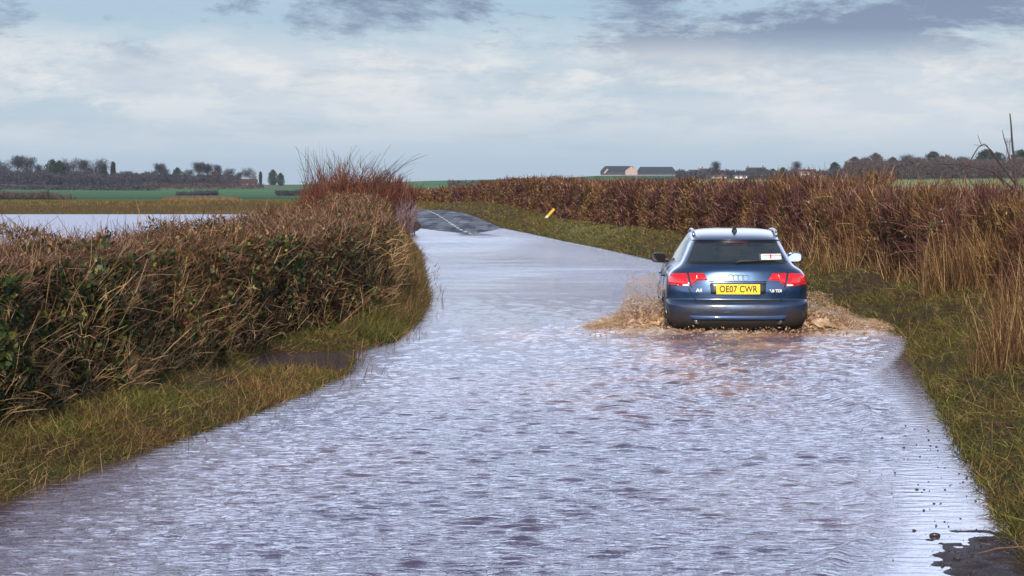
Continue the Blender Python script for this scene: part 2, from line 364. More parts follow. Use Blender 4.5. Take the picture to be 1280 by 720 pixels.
def water_z(x, Y, dy):
    churn, cm, A = water_fields(x, Y)
    z = np.zeros_like(x)
    for i in range(nw):
        ok = np.clip(lam[i] / (2.2 * dy) - .5, 0, 1)
        z += amp[i] * ok * np.sin(kx[i] * x + ky[i] * Y + ph[i] + .8 * np.sin(.9 * x + 1.3 * Y + i))
    fw = sst((Y - 28) / 45.)
    for i in range(26):
        z += fw * amp2[i] * np.clip(lam2[i] / (2.0 * dy) - .3, 0, 1) * np.sin(kx2[i] * x + ky2[i] * Y + ph2[i] + 1.1 * np.sin(.35 * x + .22 * Y + i)) * np.clip(.6 + .6 * wn2(x * .5 + 3, Y * .16), .1, 1.6)
    z = z * A
    z += churn * (.008 * wn(x * 3.2, Y * 2.4) + .0045 * np.abs(wn3(x, Y)) * (1 + wn2(x * 2, Y)))
    for pts, h, w in (([(940, 462), (1010, 483), (1072, 506), (1100, 534)], .040, .085), ([(930, 572), (1000, 580), (1050, 577), (1095, 566), (1135, 546)], .009, .06),
                      ([(1055, 596), (1078, 640), (1080, 668), (1056, 700), (1012, 735)], .020, .05), ([(905, 448), (925, 470), (880, 495), (800, 520)], .02, .10), ([(790, 560), (770, 505), (800, 470)], .02, .12), ([(660, 420), (740, 445), (850, 470)], .02, .12)):
        d = polydist(x + .03 * wn(x * .8, Y * .8), Y + .05 * wn(x * .8 + 5, Y * .8), [gnd(*q) for q in pts])
        z += h * np.exp(-(d / w) ** 2) * (.9 + .15 * wn(x * .6, Y * .6))
    z *= .35 + .65 * sst((XR(Y) - x) / .5)
    return z, churn, cm, A
def dyf(Y): return float(np.clip(Y * Y / 5000 * (.38 if Y < 45 else .6), .025, .6))
yw = [4.0]
while yw[-1] < 130: yw.append(yw[-1] + dyf(max(yw[-1], 8)))
yw = np.array(yw); uw = np.linspace(0, 1, 330)
UW, YW = np.meshgrid(uw, yw); DY = np.vectorize(dyf)(YW)
XW = (XL(YW) - 1.3) * (1 - UW) + (XR(YW) + .9) * UW
ZW, churn, cmw, AW = water_z(XW, YW, DY)
mudv = np.clip(churn * (.25 + .8 * sst(wn(XW * 2, YW * 1.2) * .5 + .4) + .5 * sst(np.abs(wn3(XW, YW)) - .9)) + .10 * sst(wn2(XW, YW)), 0, 1)
roughv = np.clip(.50 * AW, .05, 1.1)
V = np.stack([XW, YW, ZW], -1).reshape(-1, 3)
tag(npmesh('flood_water', V, gridfaces(len(yw), len(uw)), water_m, smooth=True, attrs={'mud': mudv.ravel(), 'rough': roughv.ravel(), 'gloss': (.06 + .08 * sst((YW - 20) / 90)).ravel()}), kind='structure')
yf = np.concatenate([np.arange(9, 205, 2.0)]); uf = np.linspace(0, 1, 50)
UF, YF = np.meshgrid(uf, yf); XF = (HXL(np.minimum(YF, 96)) - 1.5) * (1 - UF) + (-230) * UF - .06 * np.maximum(YF - 96, 0) * (1 - UF)
V = np.stack([XF, YF, XF * 0 + .0], -1).reshape(-1, 3)
tag(npmesh('field_flood_water', V, gridfaces(len(yf), 50), water_m, smooth=True, attrs={'mud': V[:, 0] * 0, 'rough': V[:, 0] * 0 + .4, 'gloss': V[:, 0] * 0 + .30}), kind='structure')

# ------------------------------------------------------------------ stems and leaves
def unit(v): return v / np.maximum(np.linalg.norm(v, axis=1, keepdims=True), 1e-6)
def strips(name, P, D, Ln, Wd, mat, parent=None, seg=2, bend=None, taper=.35, rnd=None, leaf=False):
    n = len(P); D = unit(D); Ln = np.broadcast_to(np.asarray(Ln, float), (n,)); Wd = np.broadcast_to(np.asarray(Wd, float), (n,))
    side = unit(np.cross(D, unit(rng.normal(size=(n, 3)) + np.array((0, .9, 0)))))
    if bend is None: bend = rng.normal(size=(n, 3)) * .12
    rows = []
    for k in range(seg + 1):
        t = k / seg
        c = P + D * (Ln * t)[:, None] + bend * (Ln * t * t)[:, None]
        w = (math.sin(math.pi * min(max(t, .06), .94)) if leaf else (1 - t * (1 - taper))) * Wd * .5
        rows += [c - side * w[:, None], c + side * w[:, None]]
    Vv = np.stack(rows, 1).reshape(-1, 3); m = 2 * (seg + 1)
    q = np.array([(2 * k, 2 * k + 1, 2 * k + 3, 2 * k + 2) for k in range(seg)])
    Q = (np.arange(n)[:, None, None] * m + q[None]).reshape(-1, 4)
    if rnd is None: rnd = rng.random(n)
    return npmesh(name, Vv, Q, mat, parent, attrs={'rnd': np.repeat(rnd, m)})
def lodw(w, Y, f=1.15): return np.maximum(w, f * np.asarray(Y) / F * .8)
def pickY(n, a, b, p=1.4):
    u = rng.random(n); e = 1 - p if abs(1 - p) > 1e-6 else 1e-4; return (a ** e + u * (b ** e - a ** e)) ** (1 / e)

m_twig = stalk('brown_twigs', [(0, (.014, .007, .004)), (.45, (.070, .034, .014)), (.8, (.20, .10, .040)), (1, (.42, .26, .13))], patch=[(0, (.022, .010, .008)), (.5, (.10, .048, .030)), (1, (.34, .21, .15))], patchscale=.35)
m_straw = stalk('dry_straw', [(0, (.16, .085, .035)), (.5, (.36, .22, .10)), (1, (.62, .45, .25))])
m_ivy = stalk('ivy_green', [(0, (.01, .02, .008)), (.6, (.035, .06, .018)), (.93, (.08, .11, .03)), (1, (.30, .32, .06))], rough=.45)
m_deadleaf = stalk('withered_leaves', [(0, (.02, .022, .008)), (.4, (.07, .05, .018)), (.7, (.14, .075, .03)), (1, (.34, .24, .11))])
m_red = stalk('red_twigs', [(0, (.03, .010, .008)), (.5, (.13, .042, .028)), (1, (.28, .12, .07))])
m_redr = stalk('purple_twigs', [(0, (.014, .005, .006)), (.5, (.068, .023, .026)), (.85, (.17, .070, .060)), (1, (.38, .23, .19))], patch=[(0, (.018, .009, .005)), (.5, (.11, .052, .022)), (.85, (.25, .135, .055)), (1, (.50, .32, .13))], patchscale=.45)
m_grass = stalk('verge_grass', [(0, (.016, .018, .004)), (.45, (.068, .080, .013)), (.8, (.15, .14, .03)), (1, (.36, .27, .10))], patch=[(0, (.022, .012, .006)), (.5, (.095, .058, .02)), (.85, (.20, .13, .05)), (1, (.42, .30, .14))], patchscale=2.2)
m_green = stalk('lush_grass', [(0, (.012, .018, .004)), (.5, (.055, .075, .012)), (.9, (.14, .15, .03)), (1, (.30, .24, .08))], patch=[(0, (.02, .016, .006)), (.5, (.075, .065, .018)), (1, (.22, .16, .06))], patchscale=1.3)
m_core = simple('inner_twigs_shade', (.012, .008, .006), .95, spec=.1, var=.4, scale=14)  # near-black colour stands in for the shade deep inside the hedge

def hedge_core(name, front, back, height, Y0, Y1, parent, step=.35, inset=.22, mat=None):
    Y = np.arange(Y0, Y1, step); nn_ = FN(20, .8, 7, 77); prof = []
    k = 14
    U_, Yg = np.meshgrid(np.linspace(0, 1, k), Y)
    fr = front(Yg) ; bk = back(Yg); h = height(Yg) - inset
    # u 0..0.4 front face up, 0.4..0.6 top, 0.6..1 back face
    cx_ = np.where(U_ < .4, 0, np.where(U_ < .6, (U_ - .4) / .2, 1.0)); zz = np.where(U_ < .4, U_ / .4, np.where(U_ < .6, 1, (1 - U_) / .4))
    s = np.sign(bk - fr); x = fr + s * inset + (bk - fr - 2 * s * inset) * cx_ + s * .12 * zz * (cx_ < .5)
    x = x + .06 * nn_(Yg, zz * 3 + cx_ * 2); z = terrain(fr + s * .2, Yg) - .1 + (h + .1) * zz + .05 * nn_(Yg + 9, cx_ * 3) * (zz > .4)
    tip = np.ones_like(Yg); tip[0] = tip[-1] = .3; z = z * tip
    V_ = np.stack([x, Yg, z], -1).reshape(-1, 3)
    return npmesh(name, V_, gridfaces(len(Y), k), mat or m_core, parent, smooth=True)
RL1 = FN(18, 1.2, 4, 201); RL2 = FN(18, 5, 14, 202); RL3 = FN(14, .5, 2, 203)
def relief(Y, q):
    return .07 * RL1(Y, q * 1.6) + .045 * RL2(Y, q * 1.2)
def hedge_pts(n, front, back, height, Y0, Y1, p=1.4, topw=.35, inset=.3, facelow=0.0, wildness=.55, gaps=.5):
    """points near a hedge's road face and top, and the outward direction there"""
    Y = pickY(n, Y0, Y1, p); c = rng.random(n); zf = facelow + (1 - facelow) * rng.random(n); top = rng.random(n) < topw
    q = np.where(top, 1 + c * 1.6, zf); den = np.clip(1 - gaps * (.5 + .6 * RL2(Y * .8 + 7, q * 1.5) + .4 * RL1(Y + 3, q)), .06, 1)
    kp = rng.random(n) < den; Y, c, zf, top, q = Y[kp], c[kp], zf[kp], top[kp], q[kp]; n = len(Y)
    fr = front(Y); bk = back(Y); h = height(Y); s = np.sign(bk - fr)
    ins = rng.random(n) ** 1.5 * inset - relief(Y, q) - .04
    x = np.where(top, fr + s * .08 + (bk - fr) * c, fr + s * ins + s * .14 * zf); g = terrain(fr + s * .2, Y)
    z = np.where(top, g + h - ins * .8, g + h * zf)
    D = np.where(top[:, None], np.stack([rng.normal(0, .6, n), rng.normal(0, .6, n), rng.random(n) + .25], 1), np.stack([-s * (rng.random(n) * .9 - .1), rng.normal(0, .55, n), rng.normal(.4, .5, n)], 1))
    wl = (rng.random(n) < wildness)[:, None]; D = np.where(wl, rng.normal(size=(n, 3)) * np.array((.8, 1, .8)) + np.array((0, 0, .15)), D)
    tw = .9 * RL1(Y * .9 + 11, q * 1.3); D[:, 1] += .35 * tw
    return np.stack([x, Y, z], 1), D, Y, top, zf, s

# ---- left hedge
hn = FN(10, .25, 1.6, 31)
frL = lambda Y: HXL(Y) - .05 + .07 * hn(Y, Y * 0)
bkL = lambda Y: HXL(Y) - 1.75
htL = lambda Y: np.interp(Y, [8, 20, 40, 70, 100], [.93, .98, 1.13, 1.22, 1.2]) + .035 * hn(Y * 2, 3 + Y * 0)
LH = empty('hedge', (-3.3, 20, 0)); tag(LH, 'long flat-topped brown hedge with straw stems and ivy along the left verge', 'hedge')
def under(root):
    for o in list(root.children): pass
def keep(o, root):              # parent while keeping world coordinates
    o.parent = root; o.matrix_parent_inverse = Matrix.Translation(root.location).inverted(); return o
keep(hedge_core('shade_core', frL, bkL, htL, 8, 97, None), LH)
P, D, Y, top, zf, s = hedge_pts(330000, frL, bkL, htL, 9.5, 97, 1.45, .36, .30)
o = strips('branches', P, D, (.04 + .18 * rng.random(len(P)) ** 1.8), lodw(.0035 + .004 * rng.random(len(P)), Y), m_twig, seg=2, bend=rng.normal(size=P.shape) * .28); keep(o, LH)
# long straw stems leaning on the face
n = 42000; Y = pickY(n, 9.5, 96, 1.5); den = np.clip(.5 + .3 * hn(Y * 1.7, 9 + 0 * Y), .15, 1) * np.where(Y < 19, .6, 1) ; kp = rng.random(n) < den; Y = Y[kp]; n = len(Y)
zf = rng.random(n) ** 1.5; P = np.stack([frL(Y) + .12 - .16 * zf - rng.random(n) * .10 + relief(Y, zf), Y, terrain(frL(Y) + .1, Y) + zf * .85 * htL(Y)], 1)
lean = np.clip(.35 * RL1(Y * 2.5, zf * 2), -.7, .7)
D = np.stack([rng.normal(.12, .35, n) + lean * .5, rng.normal(0, .55, n) + lean * .5, .15 + rng.random(n)], 1)
o = strips('dead_stems', P, D, .06 + .28 * rng.random(n) ** 2.2, lodw(.004 + .004 * rng.random(n) ** 2, Y, 1.0), m_straw, seg=3, bend=rng.normal(size=(n, 3)) * .3 - np.array((0, 0, .12))); keep(o, LH)
P, D, Y, top, zf, s = hedge_pts(90000, frL, bkL, htL, 9.5, 97, 1.55, .22, .06, gaps=.2)
ivy = np.where(Y < 20.5, .5 + .5 * sst(RL1(Y, zf) + .3), .16 + .5 * sst(RL1(Y * .8, 2 + zf) - .3)) * np.where(top, .5, 1) * np.where(zf < .8, 1, .5); kp = rng.random(len(P)) < ivy
o = strips('ivy_leaves', P[kp] + np.array((.04, 0, 0)), D[kp], .035 + .03 * rng.random(kp.sum()), .03 + .025 * rng.random(kp.sum()) + Y[kp] * .0002, m_ivy, seg=2, leaf=True); keep(o, LH)
P, D, Y, top, zf, s = hedge_pts(90000, frL, bkL, htL, 9.5, 97, 1.5, .3, .08)
o = strips('withered_leaves', P, D, .03 + .035 * rng.random(len(P)), .016 + .012 * rng.random(len(P)) + Y * .0002, m_deadleaf, seg=2, leaf=True); keep(o, LH)
n = 1500; Y = pickY(n, 9.5, 97, 1.3); xx = frL(Y) - rng.random(n) * 1.6
o = strips('upright_shoots', np.stack([xx, Y, terrain(xx * 0 + frL(Y) - .2, Y) + htL(Y) - .15], 1), np.stack([rng.normal(0, .25, n), rng.normal(0, .25, n), np.ones(n)], 1), .22 + .25 * rng.random(n) ** 2, lodw(.004, Y), m_twig, seg=3); keep(o, LH)

# ---- tall red bush beyond the end of the left hedge
def bush(name, label, cx_, cy_, rx, ry, h, n, mat, spray=0.0, zbase=None, dense=.6):
    g = float(terrain(cx_, cy_)) if zbase is None else zbase
    B = empty(name, (cx_, cy_, g)); tag(B, label, 'bush')
    a = rng.random(n) * 6.283; r = np.sqrt(rng.random(n)); P = np.stack([r * rx * .75 * np.cos(a), r * ry * .75 * np.sin(a), np.zeros(n)], 1)
    D = np.stack([np.cos(a) * r * rx * .35 / h + rng.normal(0, .08, n), np.sin(a) * r * .3 + rng.normal(0, .08, n), np.ones(n)], 1)
    ln = h * (1 - .38 * r ** 2) * (.5 + .55 * rng.random(n) ** .8) * (1 + .16 * np.sin(3 * a + cx_) + .10 * np.sin(7 * a))
    strips('stems', P, D, ln, lodw(.012, cy_, 1.0), mat, B, seg=5, bend=rng.normal(size=(n, 3)) * .10, taper=.3)
    k = n * 7; i = rng.integers(0, n, k); t = .15 + .8 * rng.random(k); q = P[i] + unit(D[i]) * (ln[i] * t)[:, None]
    strips('twigs', q, unit(D[i]) + rng.normal(0, .5, (k, 3)), h * (.10 + .16 * rng.random(k)), lodw(.006, cy_, .9), mat, B, seg=2)
    return B, g
B, g = bush('bush', 'tall rounded red-twigged bush at the far end of the left hedge', -6.2, 90, 1.8, 2.2, 2.3, 1200, m_red)
n = 190; a = rng.random(n) * 6.28; P = np.stack([rng.uniform(-1.5, 1.8, n), rng.normal(0, .8, n), rng.uniform(1.2, 1.9, n)], 1)
lean = P[:, 0] * .28 + np.abs(rng.normal(0, .25, n)); lean = np.where(P[:, 0] < 0, P[:, 0] * .12 + rng.normal(0, .2, n), lean)
m_dark = stalk('bare_dark_twigs', [(0, (.02, .012, .012)), (1, (.09, .05, .045))])
strips('long_bare_shoots', P, np.stack([lean, rng.normal(0, .2, n), np.ones(n)], 1), .6 + 1.25 * rng.random(n) ** 1.3, .018, m_dark, B, seg=6, bend=np.stack([lean * .35, 0 * a, -.18 + 0 * a], 1), taper=.5)['kind'] = 'stuff'
B2, g = bush('bush', 'low dark brown bush on the left flank of the tall red bush', -8.6, 92, 1.5, 1.8, 1.55, 700, m_twig)
B3, g = bush('bush', 'pale lilac twiggy bush overhanging the water where the dry road starts', -4.3, 99, .45, 1.6, 1.6, 90, stalk('pale_lilac_twigs', [(0, (.06, .03, .03)), (1, (.30, .21, .22))]))
B4, g = bush('bush', 'reddish bush beside the road crest, right of the tall bush', -6.6, 128, 1.7, 3.0, 2.0, 600, m_red)

# ---- right hedgerow: near wild stretch and far clipped stretch
hr = FN(12, .15, 1.3, 51); hr2 = FN(12, 1.5, 6, 52)
frR = lambda Y: XR(Y) + np.interp(Y, [8, 20, 28, 40, 60, 80, 100, 140, 230], [1.6, 1.35, 1.25, 1.35, 1.9, 2.2, 2.3, 2.2, 2.6]) + .10 * hr(Y, 0 * Y)
bkR = lambda Y: frR(Y) + 2.0
htR = lambda Y: np.interp(Y, [12, 30, 38, 48, 80, 110, 150, 180, 230], [.76, .80, .93, 1.16, 1.36, 1.48, 1.35, 1.2, 1.0]) + .13 * hr(Y * 1.5, 3 + 0 * Y) + .08 * hr2(Y, 0 * Y)
def right_hedge(root, Y0, Y1, n, up, mat, wild, nleaf):
    keep(hedge_core('shade_core', frR, bkR, htR, Y0, Y1, None, step=.4 if Y1 < 80 else .8, inset=.3), root)
    P, D, Y, top, zf, s = hedge_pts(n, frR, bkR, htR, Y0, Y1, 1.45, .36, .34, wildness=.45, gaps=.8)
    D[:, 2] = D[:, 2] * .8 + up * rng.random(len(P)); D[:, 0] *= .8
    n = len(P); kf = 0
    keep(strips('branches', P, D, .06 + (.16 + .14 * wild) * rng.random(n) ** 1.6, lodw(.004 + .004 * rng.random(n), Y), mat, seg=2, bend=rng.normal(size=P.shape) * .22), root)
    P, D, Y, top, zf, s = hedge_pts(nleaf, frR, bkR, htR, Y0, Y1, 1.5, .25, .08, gaps=.2)
    kp = rng.random(len(P)) < np.clip(.45 + .6 * hr2(P[:, 1] * .4, 8 + 0 * P[:, 1]), .08, 1)
    keep(strips('withered_leaves', P[kp], D[kp], .04 + .03 * rng.random(kp.sum()), .02 + .02 * rng.random(kp.sum()) + Y[kp] * .00022, m_rleaf, seg=2, leaf=True), root)
m_rleaf = stalk('hedge_leaves', [(0, (.02, .03, .01)), (.45, (.06, .06, .02)), (.7, (.18, .10, .035)), (.96, (.34, .26, .10)), (1, (.7, .66, .58))])
RH = empty('hedge', (7, 30, .3)); tag(RH, 'overgrown purple-brown hedgerow on the right behind tall straw and the car', 'hedge', 'stretches of the right hedgerow')
right_hedge(RH, 17, 62, 300000, .9, m_redr, 1.0, 34000)
n = 5200; Y = pickY(n, 17, 62, 1.2); xx = frR(Y) + rng.random(n) * 1.8
o = strips('upright_shoots', np.stack([xx, Y, terrain(frR(Y), Y) + htR(Y) - .35], 1), np.stack([rng.normal(0, .22, n), rng.normal(0, .2, n), np.ones(n)], 1), .33 + .42 * rng.random(n) ** 3, lodw(.004, Y, 1.0), m_redr, seg=4, bend=rng.normal(size=(n, 3)) * .15); keep(o, RH)
RH2 = empty('hedge', (4, 100, .4)); tag(RH2, 'long reddish hedge curving away beside the dry stretch of road', 'hedge', 'stretches of the right hedgerow')
right_hedge(RH2, 61, 232, 190000, .5, m_redr, .5, 30000)

# bare saplings with long branches above the right hedge
m_bark = simple('dark_bark', (.05, .032, .03), .85, var=.3, scale=20)
def sapling(label, base, segs):
    T = empty('sapling', (base[0], base[1], base[2])); tag(T, label, 'young tree', 'bare saplings rising from the right hedgerow')
    for nm, pl, r0 in segs:
        bm = bmesh.new(); b = Vector(base); pts = []
        for i in range(len(pl) - 1):
            for k in range(3): 
                q = Vector(pl[i]).lerp(Vector(pl[i + 1]), k / 3.); pts.append(q + Vector((random.gauss(0, .004), 0, random.gauss(0, .004))) * (i > 0))
        pts.append(Vector(pl[-1])); nP = len(pts)
        addtube(bm, [q - b for q in pts], [1.15 * r0 * (1 - .72 * i / (nP - 1)) for i in range(nP)], 6)
        bmobj(nm, bm, m_bark, T, smooth=True)
def pz(px, py, Y): return ((px - 640) * Y / F, Y, CAMH - (py - HZ) * Y / F)
YS = 34.0
def br(pp, dy=0.0): return [pz(a, b, YS + dy * i) for i, (a, b) in enumerate(pp)]
sapling('tallest bare sapling with forked upright branches at the far right edge', pz(1272, 300, YS), [
    ('trunk', br([(1272, 345), (1270, 260), (1269, 215), (1264, 172), (1261, 142)]), .028),
    ('branch', br([(1271, 235), (1263, 205), (1254, 172), (1252, 163)], .1), .012), ('branch', br([(1270, 232), (1246, 200), (1232, 182), (1228, 180)], -.15), .013),
    ('branch', br([(1270, 222), (1278, 200), (1288, 188)], .1), .012), ('branch', br([(1270, 240), (1240, 214), (1200, 206), (1165, 205), (1140, 212)], -.2), .014),
    ('branch', br([(1271, 250), (1250, 225), (1235, 212), (1205, 208)], .2), .011), ('branch', br([(1246, 200), (1240, 190), (1232, 183), (1216, 181)], 0), .008)])
sapling('arching bare sapling leaning left over the hedge near the right edge', pz(1198, 300, 39.0), [
    ('trunk', [pz(a, b, 39.0) for a, b in ((1190, 340), (1196, 262), (1206, 212), (1222, 184), (1230, 180))], .018),
    ('branch', [pz(a, b, 39.0) for a, b in ((1196, 240), (1175, 215), (1150, 209))], .009), ('branch', [pz(a, b, 39.2) for a, b in ((1226, 182), (1222, 172), (1221, 168))], .006),
    ('branch', [pz(a, b, 39.2) for a, b in ((1205, 214), (1207, 236), (1206, 250))], .009)])
sapling('small bare sapling with a slanting stem, left of the arching one', pz(1160, 300, 41.0), [
    ('trunk', [pz(a, b, 41.0) for a, b in ((1150, 330), (1158, 250), (1176, 220), (1186, 206))], .016),
    ('branch', [pz(a, b, 41.0) for a, b in ((1160, 246), (1150, 222), (1146, 207))], .008), ('branch', [pz(a, b, 41.3) for a, b in ((1166, 236), (1186, 226), (1200, 224))], .008)])

# ---- grasses
def grass(name, n, xf, Y0, Y1, p, ln, wd, mat, lean=.5, kind='stuff', dens=None, flat=.5, w0=None, seg=2, label=None):
    Y = pickY(n, Y0, Y1, p); x = xf(Y, rng.random(n)); kp = np.ones(n, bool)
    if dens is not None: kp = rng.random(n) < dens(x, Y)
    x, Y = x[kp], Y[kp]; n = len(x); z = terrain(x, Y) - .01; kp = z > -.012; x, Y, z = x[kp], Y[kp], z[kp]; n = len(x)
    D = np.stack([rng.normal(0, lean, n), rng.normal(-.1, lean, n), flat + rng.random(n)], 1)
    L_ = ln[0] + (ln[1] - ln[0]) * rng.random(n) ** 1.5
    o = strips(name, np.stack([x, Y, z], 1), D, L_, lodw(wd * (.7 + .6 * rng.random(n)), Y, .9), mat, seg=seg, bend=rng.normal(size=(n, 3)) * .35 - np.array((0, 0, .25)), taper=.15)
    o['kind'] = kind
    tag(o, label or 'short grass growing along the verge', 'grass'); return o
gd = FN(16, .6, 5, 61)
clump = lambda x, Y: np.clip(.6 + .35 * gd(x * 1.6, Y), .35, 1)
grass('verge_grass', 220000, lambda Y, u: XR(Y) - .10 + u * 2.1, 9, 215, 1.35, (.05, .19), .006, m_grass, .9, dens=clump, flat=.15, label='matted green and ochre grass on the right verge')
grass('verge_grass', 30000, lambda Y, u: XR(Y) - .08 + u ** 2 * .9, 9, 125, 1.3, (.05, .14), .007, m_green, .8, flat=.25, label='greener grass along the right water edge')
m_brownstraw = stalk('brown_straw', [(0, (.04, .022, .01)), (.5, (.16, .09, .03)), (1, (.42, .27, .11))])
grass('verge_grass', 170000, lambda Y, u: XL(Y) + .08 - u * (XL(Y) - HXL(Y) + .25), 9, 30, 1.2, (.03, .13), .005, m_grass, 1.1, dens=lambda x, Y: np.clip(.75 + .4 * gd(x * 1.8, Y * 1.1), .04, 1), flat=.3, label='muddy sparse grass on the left verge')
grass('verge_grass', 20000, lambda Y, u: XL(Y) + .08 - u * (XL(Y) - HXL(Y) + .4), 9, 30, 1.2, (.05, .17), .007, m_green, .7, dens=lambda x, Y: np.clip(.15 + .6 * gd(x * 1.2 + 4, Y * .8), 0, 1), flat=.3, label='bright green tufts on the left verge')
grass('verge_grass', 9000, lambda Y, u: XL(Y) + .05 - u * .6, 16, 23.5, 1.0, (.05, .15), .005, m_brownstraw, .7, dens=lambda x, Y: np.clip(.3 + .6 * gd(x * 2, Y * 1.3), 0, 1), flat=.8, seg=3, label='straw coloured grass standing at the left water edge')
grass('verge_grass', 60000, lambda Y, u: XL(Y) + .04 - u * .55, 27, 100, 1.5, (.06, .26), .008, m_green, .7, dens=lambda x, Y: np.clip(.8 + .3 * gd(x, Y), .3, 1), flat=.5, seg=3, label='thick green grass mounded below the left hedge')
grass('verge_grass', 22000, lambda Y, u: XL(Y) + .0 - u * .5, 30, 100, 1.3, (.10, .30), .007, m_twig, .5, flat=.5, seg=3, label='brown stems leaning out over the water below the left hedge')
# tall straw in front of right hedge
n = 34000; Y = pickY(n, 17, 64, 1.5); x = frR(Y) + .25 - rng.random(n) ** 1.3 * (.60 + .25 * gd(Y, 3 + 0 * Y)); kp = rng.random(n) < np.clip(.45 + .4 * gd(x * 1.6, Y * 1.3), .16, 1) * np.where(Y > 36, .5, 1); x, Y = x[kp], Y[kp]; n = len(x)
o = strips('tall_straw', np.stack([x, Y, terrain(x, Y) - .02], 1), np.stack([rng.normal(0, .24, n), rng.normal(0, .24, n), np.ones(n)], 1), (.14 + .6 * rng.random(n) ** 1.3) * np.clip(.8 + .35 * gd(x + 5, Y * 1.5), .35, 1.3), lodw(.006, Y, .95), m_straw2 if 'm_straw2' in globals() else stalk('reed_straw', [(0, (.03, .014, .008)), (.5, (.12, .06, .026)), (.85, (.30, .18, .08)), (1, (.58, .42, .22))]), seg=3, bend=rng.normal(size=(n, 3)) * .12)
tag(o, 'tall dry straw standing in front of the right hedge', 'dead grass', kind='stuff')
n = 340; Y = pickY(n, 12, 70, 1.2); x = XL(Y) + .02 + rng.random(n) ** 2 * .30
o = strips('drowned_stems', np.stack([x, Y, 0 * x - .05], 1), np.stack([rng.normal(.2, .3, n), rng.normal(0, .3, n), np.ones(n)], 1), .08 + .14 * rng.random(n), lodw(.005, Y, 1.1), m_twig, seg=2)
tag(o, 'thin dead stems poking out of the water at the left edge', 'stems', kind='stuff')
# bank grass beyond the flooded field
n = 26000; Y = rng.uniform(190, 262, n); x = rng.uniform(-75, -6, n)
o = strips('bank_grass', np.stack([x, Y, terrain(x, Y) - .02], 1), np.stack([rng.normal(0, .5, n), rng.normal(0, .5, n), np.ones(n)], 1), .10 + .2 * rng.random(n), .07, stalk('ochre_grass', [(0, (.05, .032, .012)), (.5, (.12, .085, .02)), (1, (.22, .15, .04))]), seg=1)
tag(o, 'ochre grass on the bank beyond the flooded field', 'grass', kind='stuff')

# #VEG_END#
# ------------------------------------------------------------------ car
def pchip(xq, xs_, ys_):
    xs_ = np.array(xs_, float); ys_ = np.array(ys_, float); h = np.diff(xs_); d = np.diff(ys_) / h; m = np.zeros_like(ys_)
    for i in range(1, len(xs_) - 1):
        if d[i - 1] * d[i] > 0: w1 = 2 * h[i] + h[i - 1]; w2 = h[i] + 2 * h[i - 1]; m[i] = (w1 + w2) / (w1 / d[i - 1] + w2 / d[i])
    m[0], m[-1] = d[0], d[-1]; xq = np.clip(xq, xs_[0], xs_[-1]); i = np.clip(np.searchsorted(xs_, xq) - 1, 0, len(xs_) - 2); t = (xq - xs_[i]) / h[i]
    return (2 * t ** 3 - 3 * t ** 2 + 1) * ys_[i] + (t ** 3 - 2 * t ** 2 + t) * h[i] * m[i] + (-2 * t ** 3 + 3 * t ** 2) * ys_[i + 1] + (t ** 3 - t ** 2) * h[i] * m[i + 1]
#      z     w     y0    y1
SL = [(.17, .70, .34, 4.30), (.24, .80, .12, 4.46), (.30, .842, .055, 4.54), (.38, .868, .02, 4.58), (.46, .880, .0, 4.59), (.53, .885, .012, 4.58), (.556, .885, .05, 4.57), (.575, .885, .115, 4.56), (.65, .884, .115, 4.50),
      (.74, .878, .125, 4.36), (.82, .868, .14, 4.05), (.88, .852, .155, 3.72), (.93, .826, .17, 3.50), (.965, .79, .19, 3.38), (.99, .765, .21, 3.30), (1.02, .752, .24, 3.22),
      (1.12, .708, .36, 2.98), (1.22, .660, .485, 2.72), (1.265, .634, .548, 2.60), (1.282, .624, .545, 2.56), (1.297, .616, .52, 2.52), (1.315, .606, .56, 2.46), (1.345, .586, .68, 2.37), (1.37, .562, .82, 2.28), (1.392, .53, .98, 2.18), (1.41, .465, 1.18, 2.10), (1.422, .34, 1.42, 2.0), (1.427, .16, 1.62, 1.9)]
SL = np.array(SL); NE = 2.7; LR = .42; LF = .85
def tp(y, z): return 1 - (.02 + .105 * sst((np.asarray(z) - .86) / .20) + .055 * sst((np.asarray(z) - 1.0) / .26)) * np.clip((2.5 - np.asarray(y)) / 2.2, 0, 1) ** 1.4
def prof(z): return pchip(z, SL[:, 0], SL[:, 1]), pchip(z, SL[:, 0], SL[:, 2]), pchip(z, SL[:, 0], SL[:, 3])
def surf(th, z):                       # th 0 = rear centre, pi/2 = rear corner end on the side; sign gives the side
    z = np.asarray(z, float); w, y0, y1 = prof(z); a = np.abs(th); sgn = np.sign(th)
    y = y0 + LR * (1 - np.cos(a) ** (2 / NE)); return sgn * w * np.sin(a) ** (2 / NE) * tp(y, z), y, z
def th_of(x, z):
    w, y0_, _ = prof(np.array(z, float)); w = w * tp(y0_ + .06, z); return math.copysign(math.asin(min(1, (abs(x) / float(w))) ** (NE / 2)), x)
def rear_y(x, z): return float(surf(np.array(th_of(x, z)), z)[1])
zs = np.unique(np.round(np.concatenate([np.arange(.17, 1.02, .02), np.linspace(1.02, 1.26, 9), np.linspace(1.268, 1.427, 26), SL[:, 0]]), 4))
ta = np.linspace(0, 1, 15); a = np.pi / 2 * ta
NS = 44
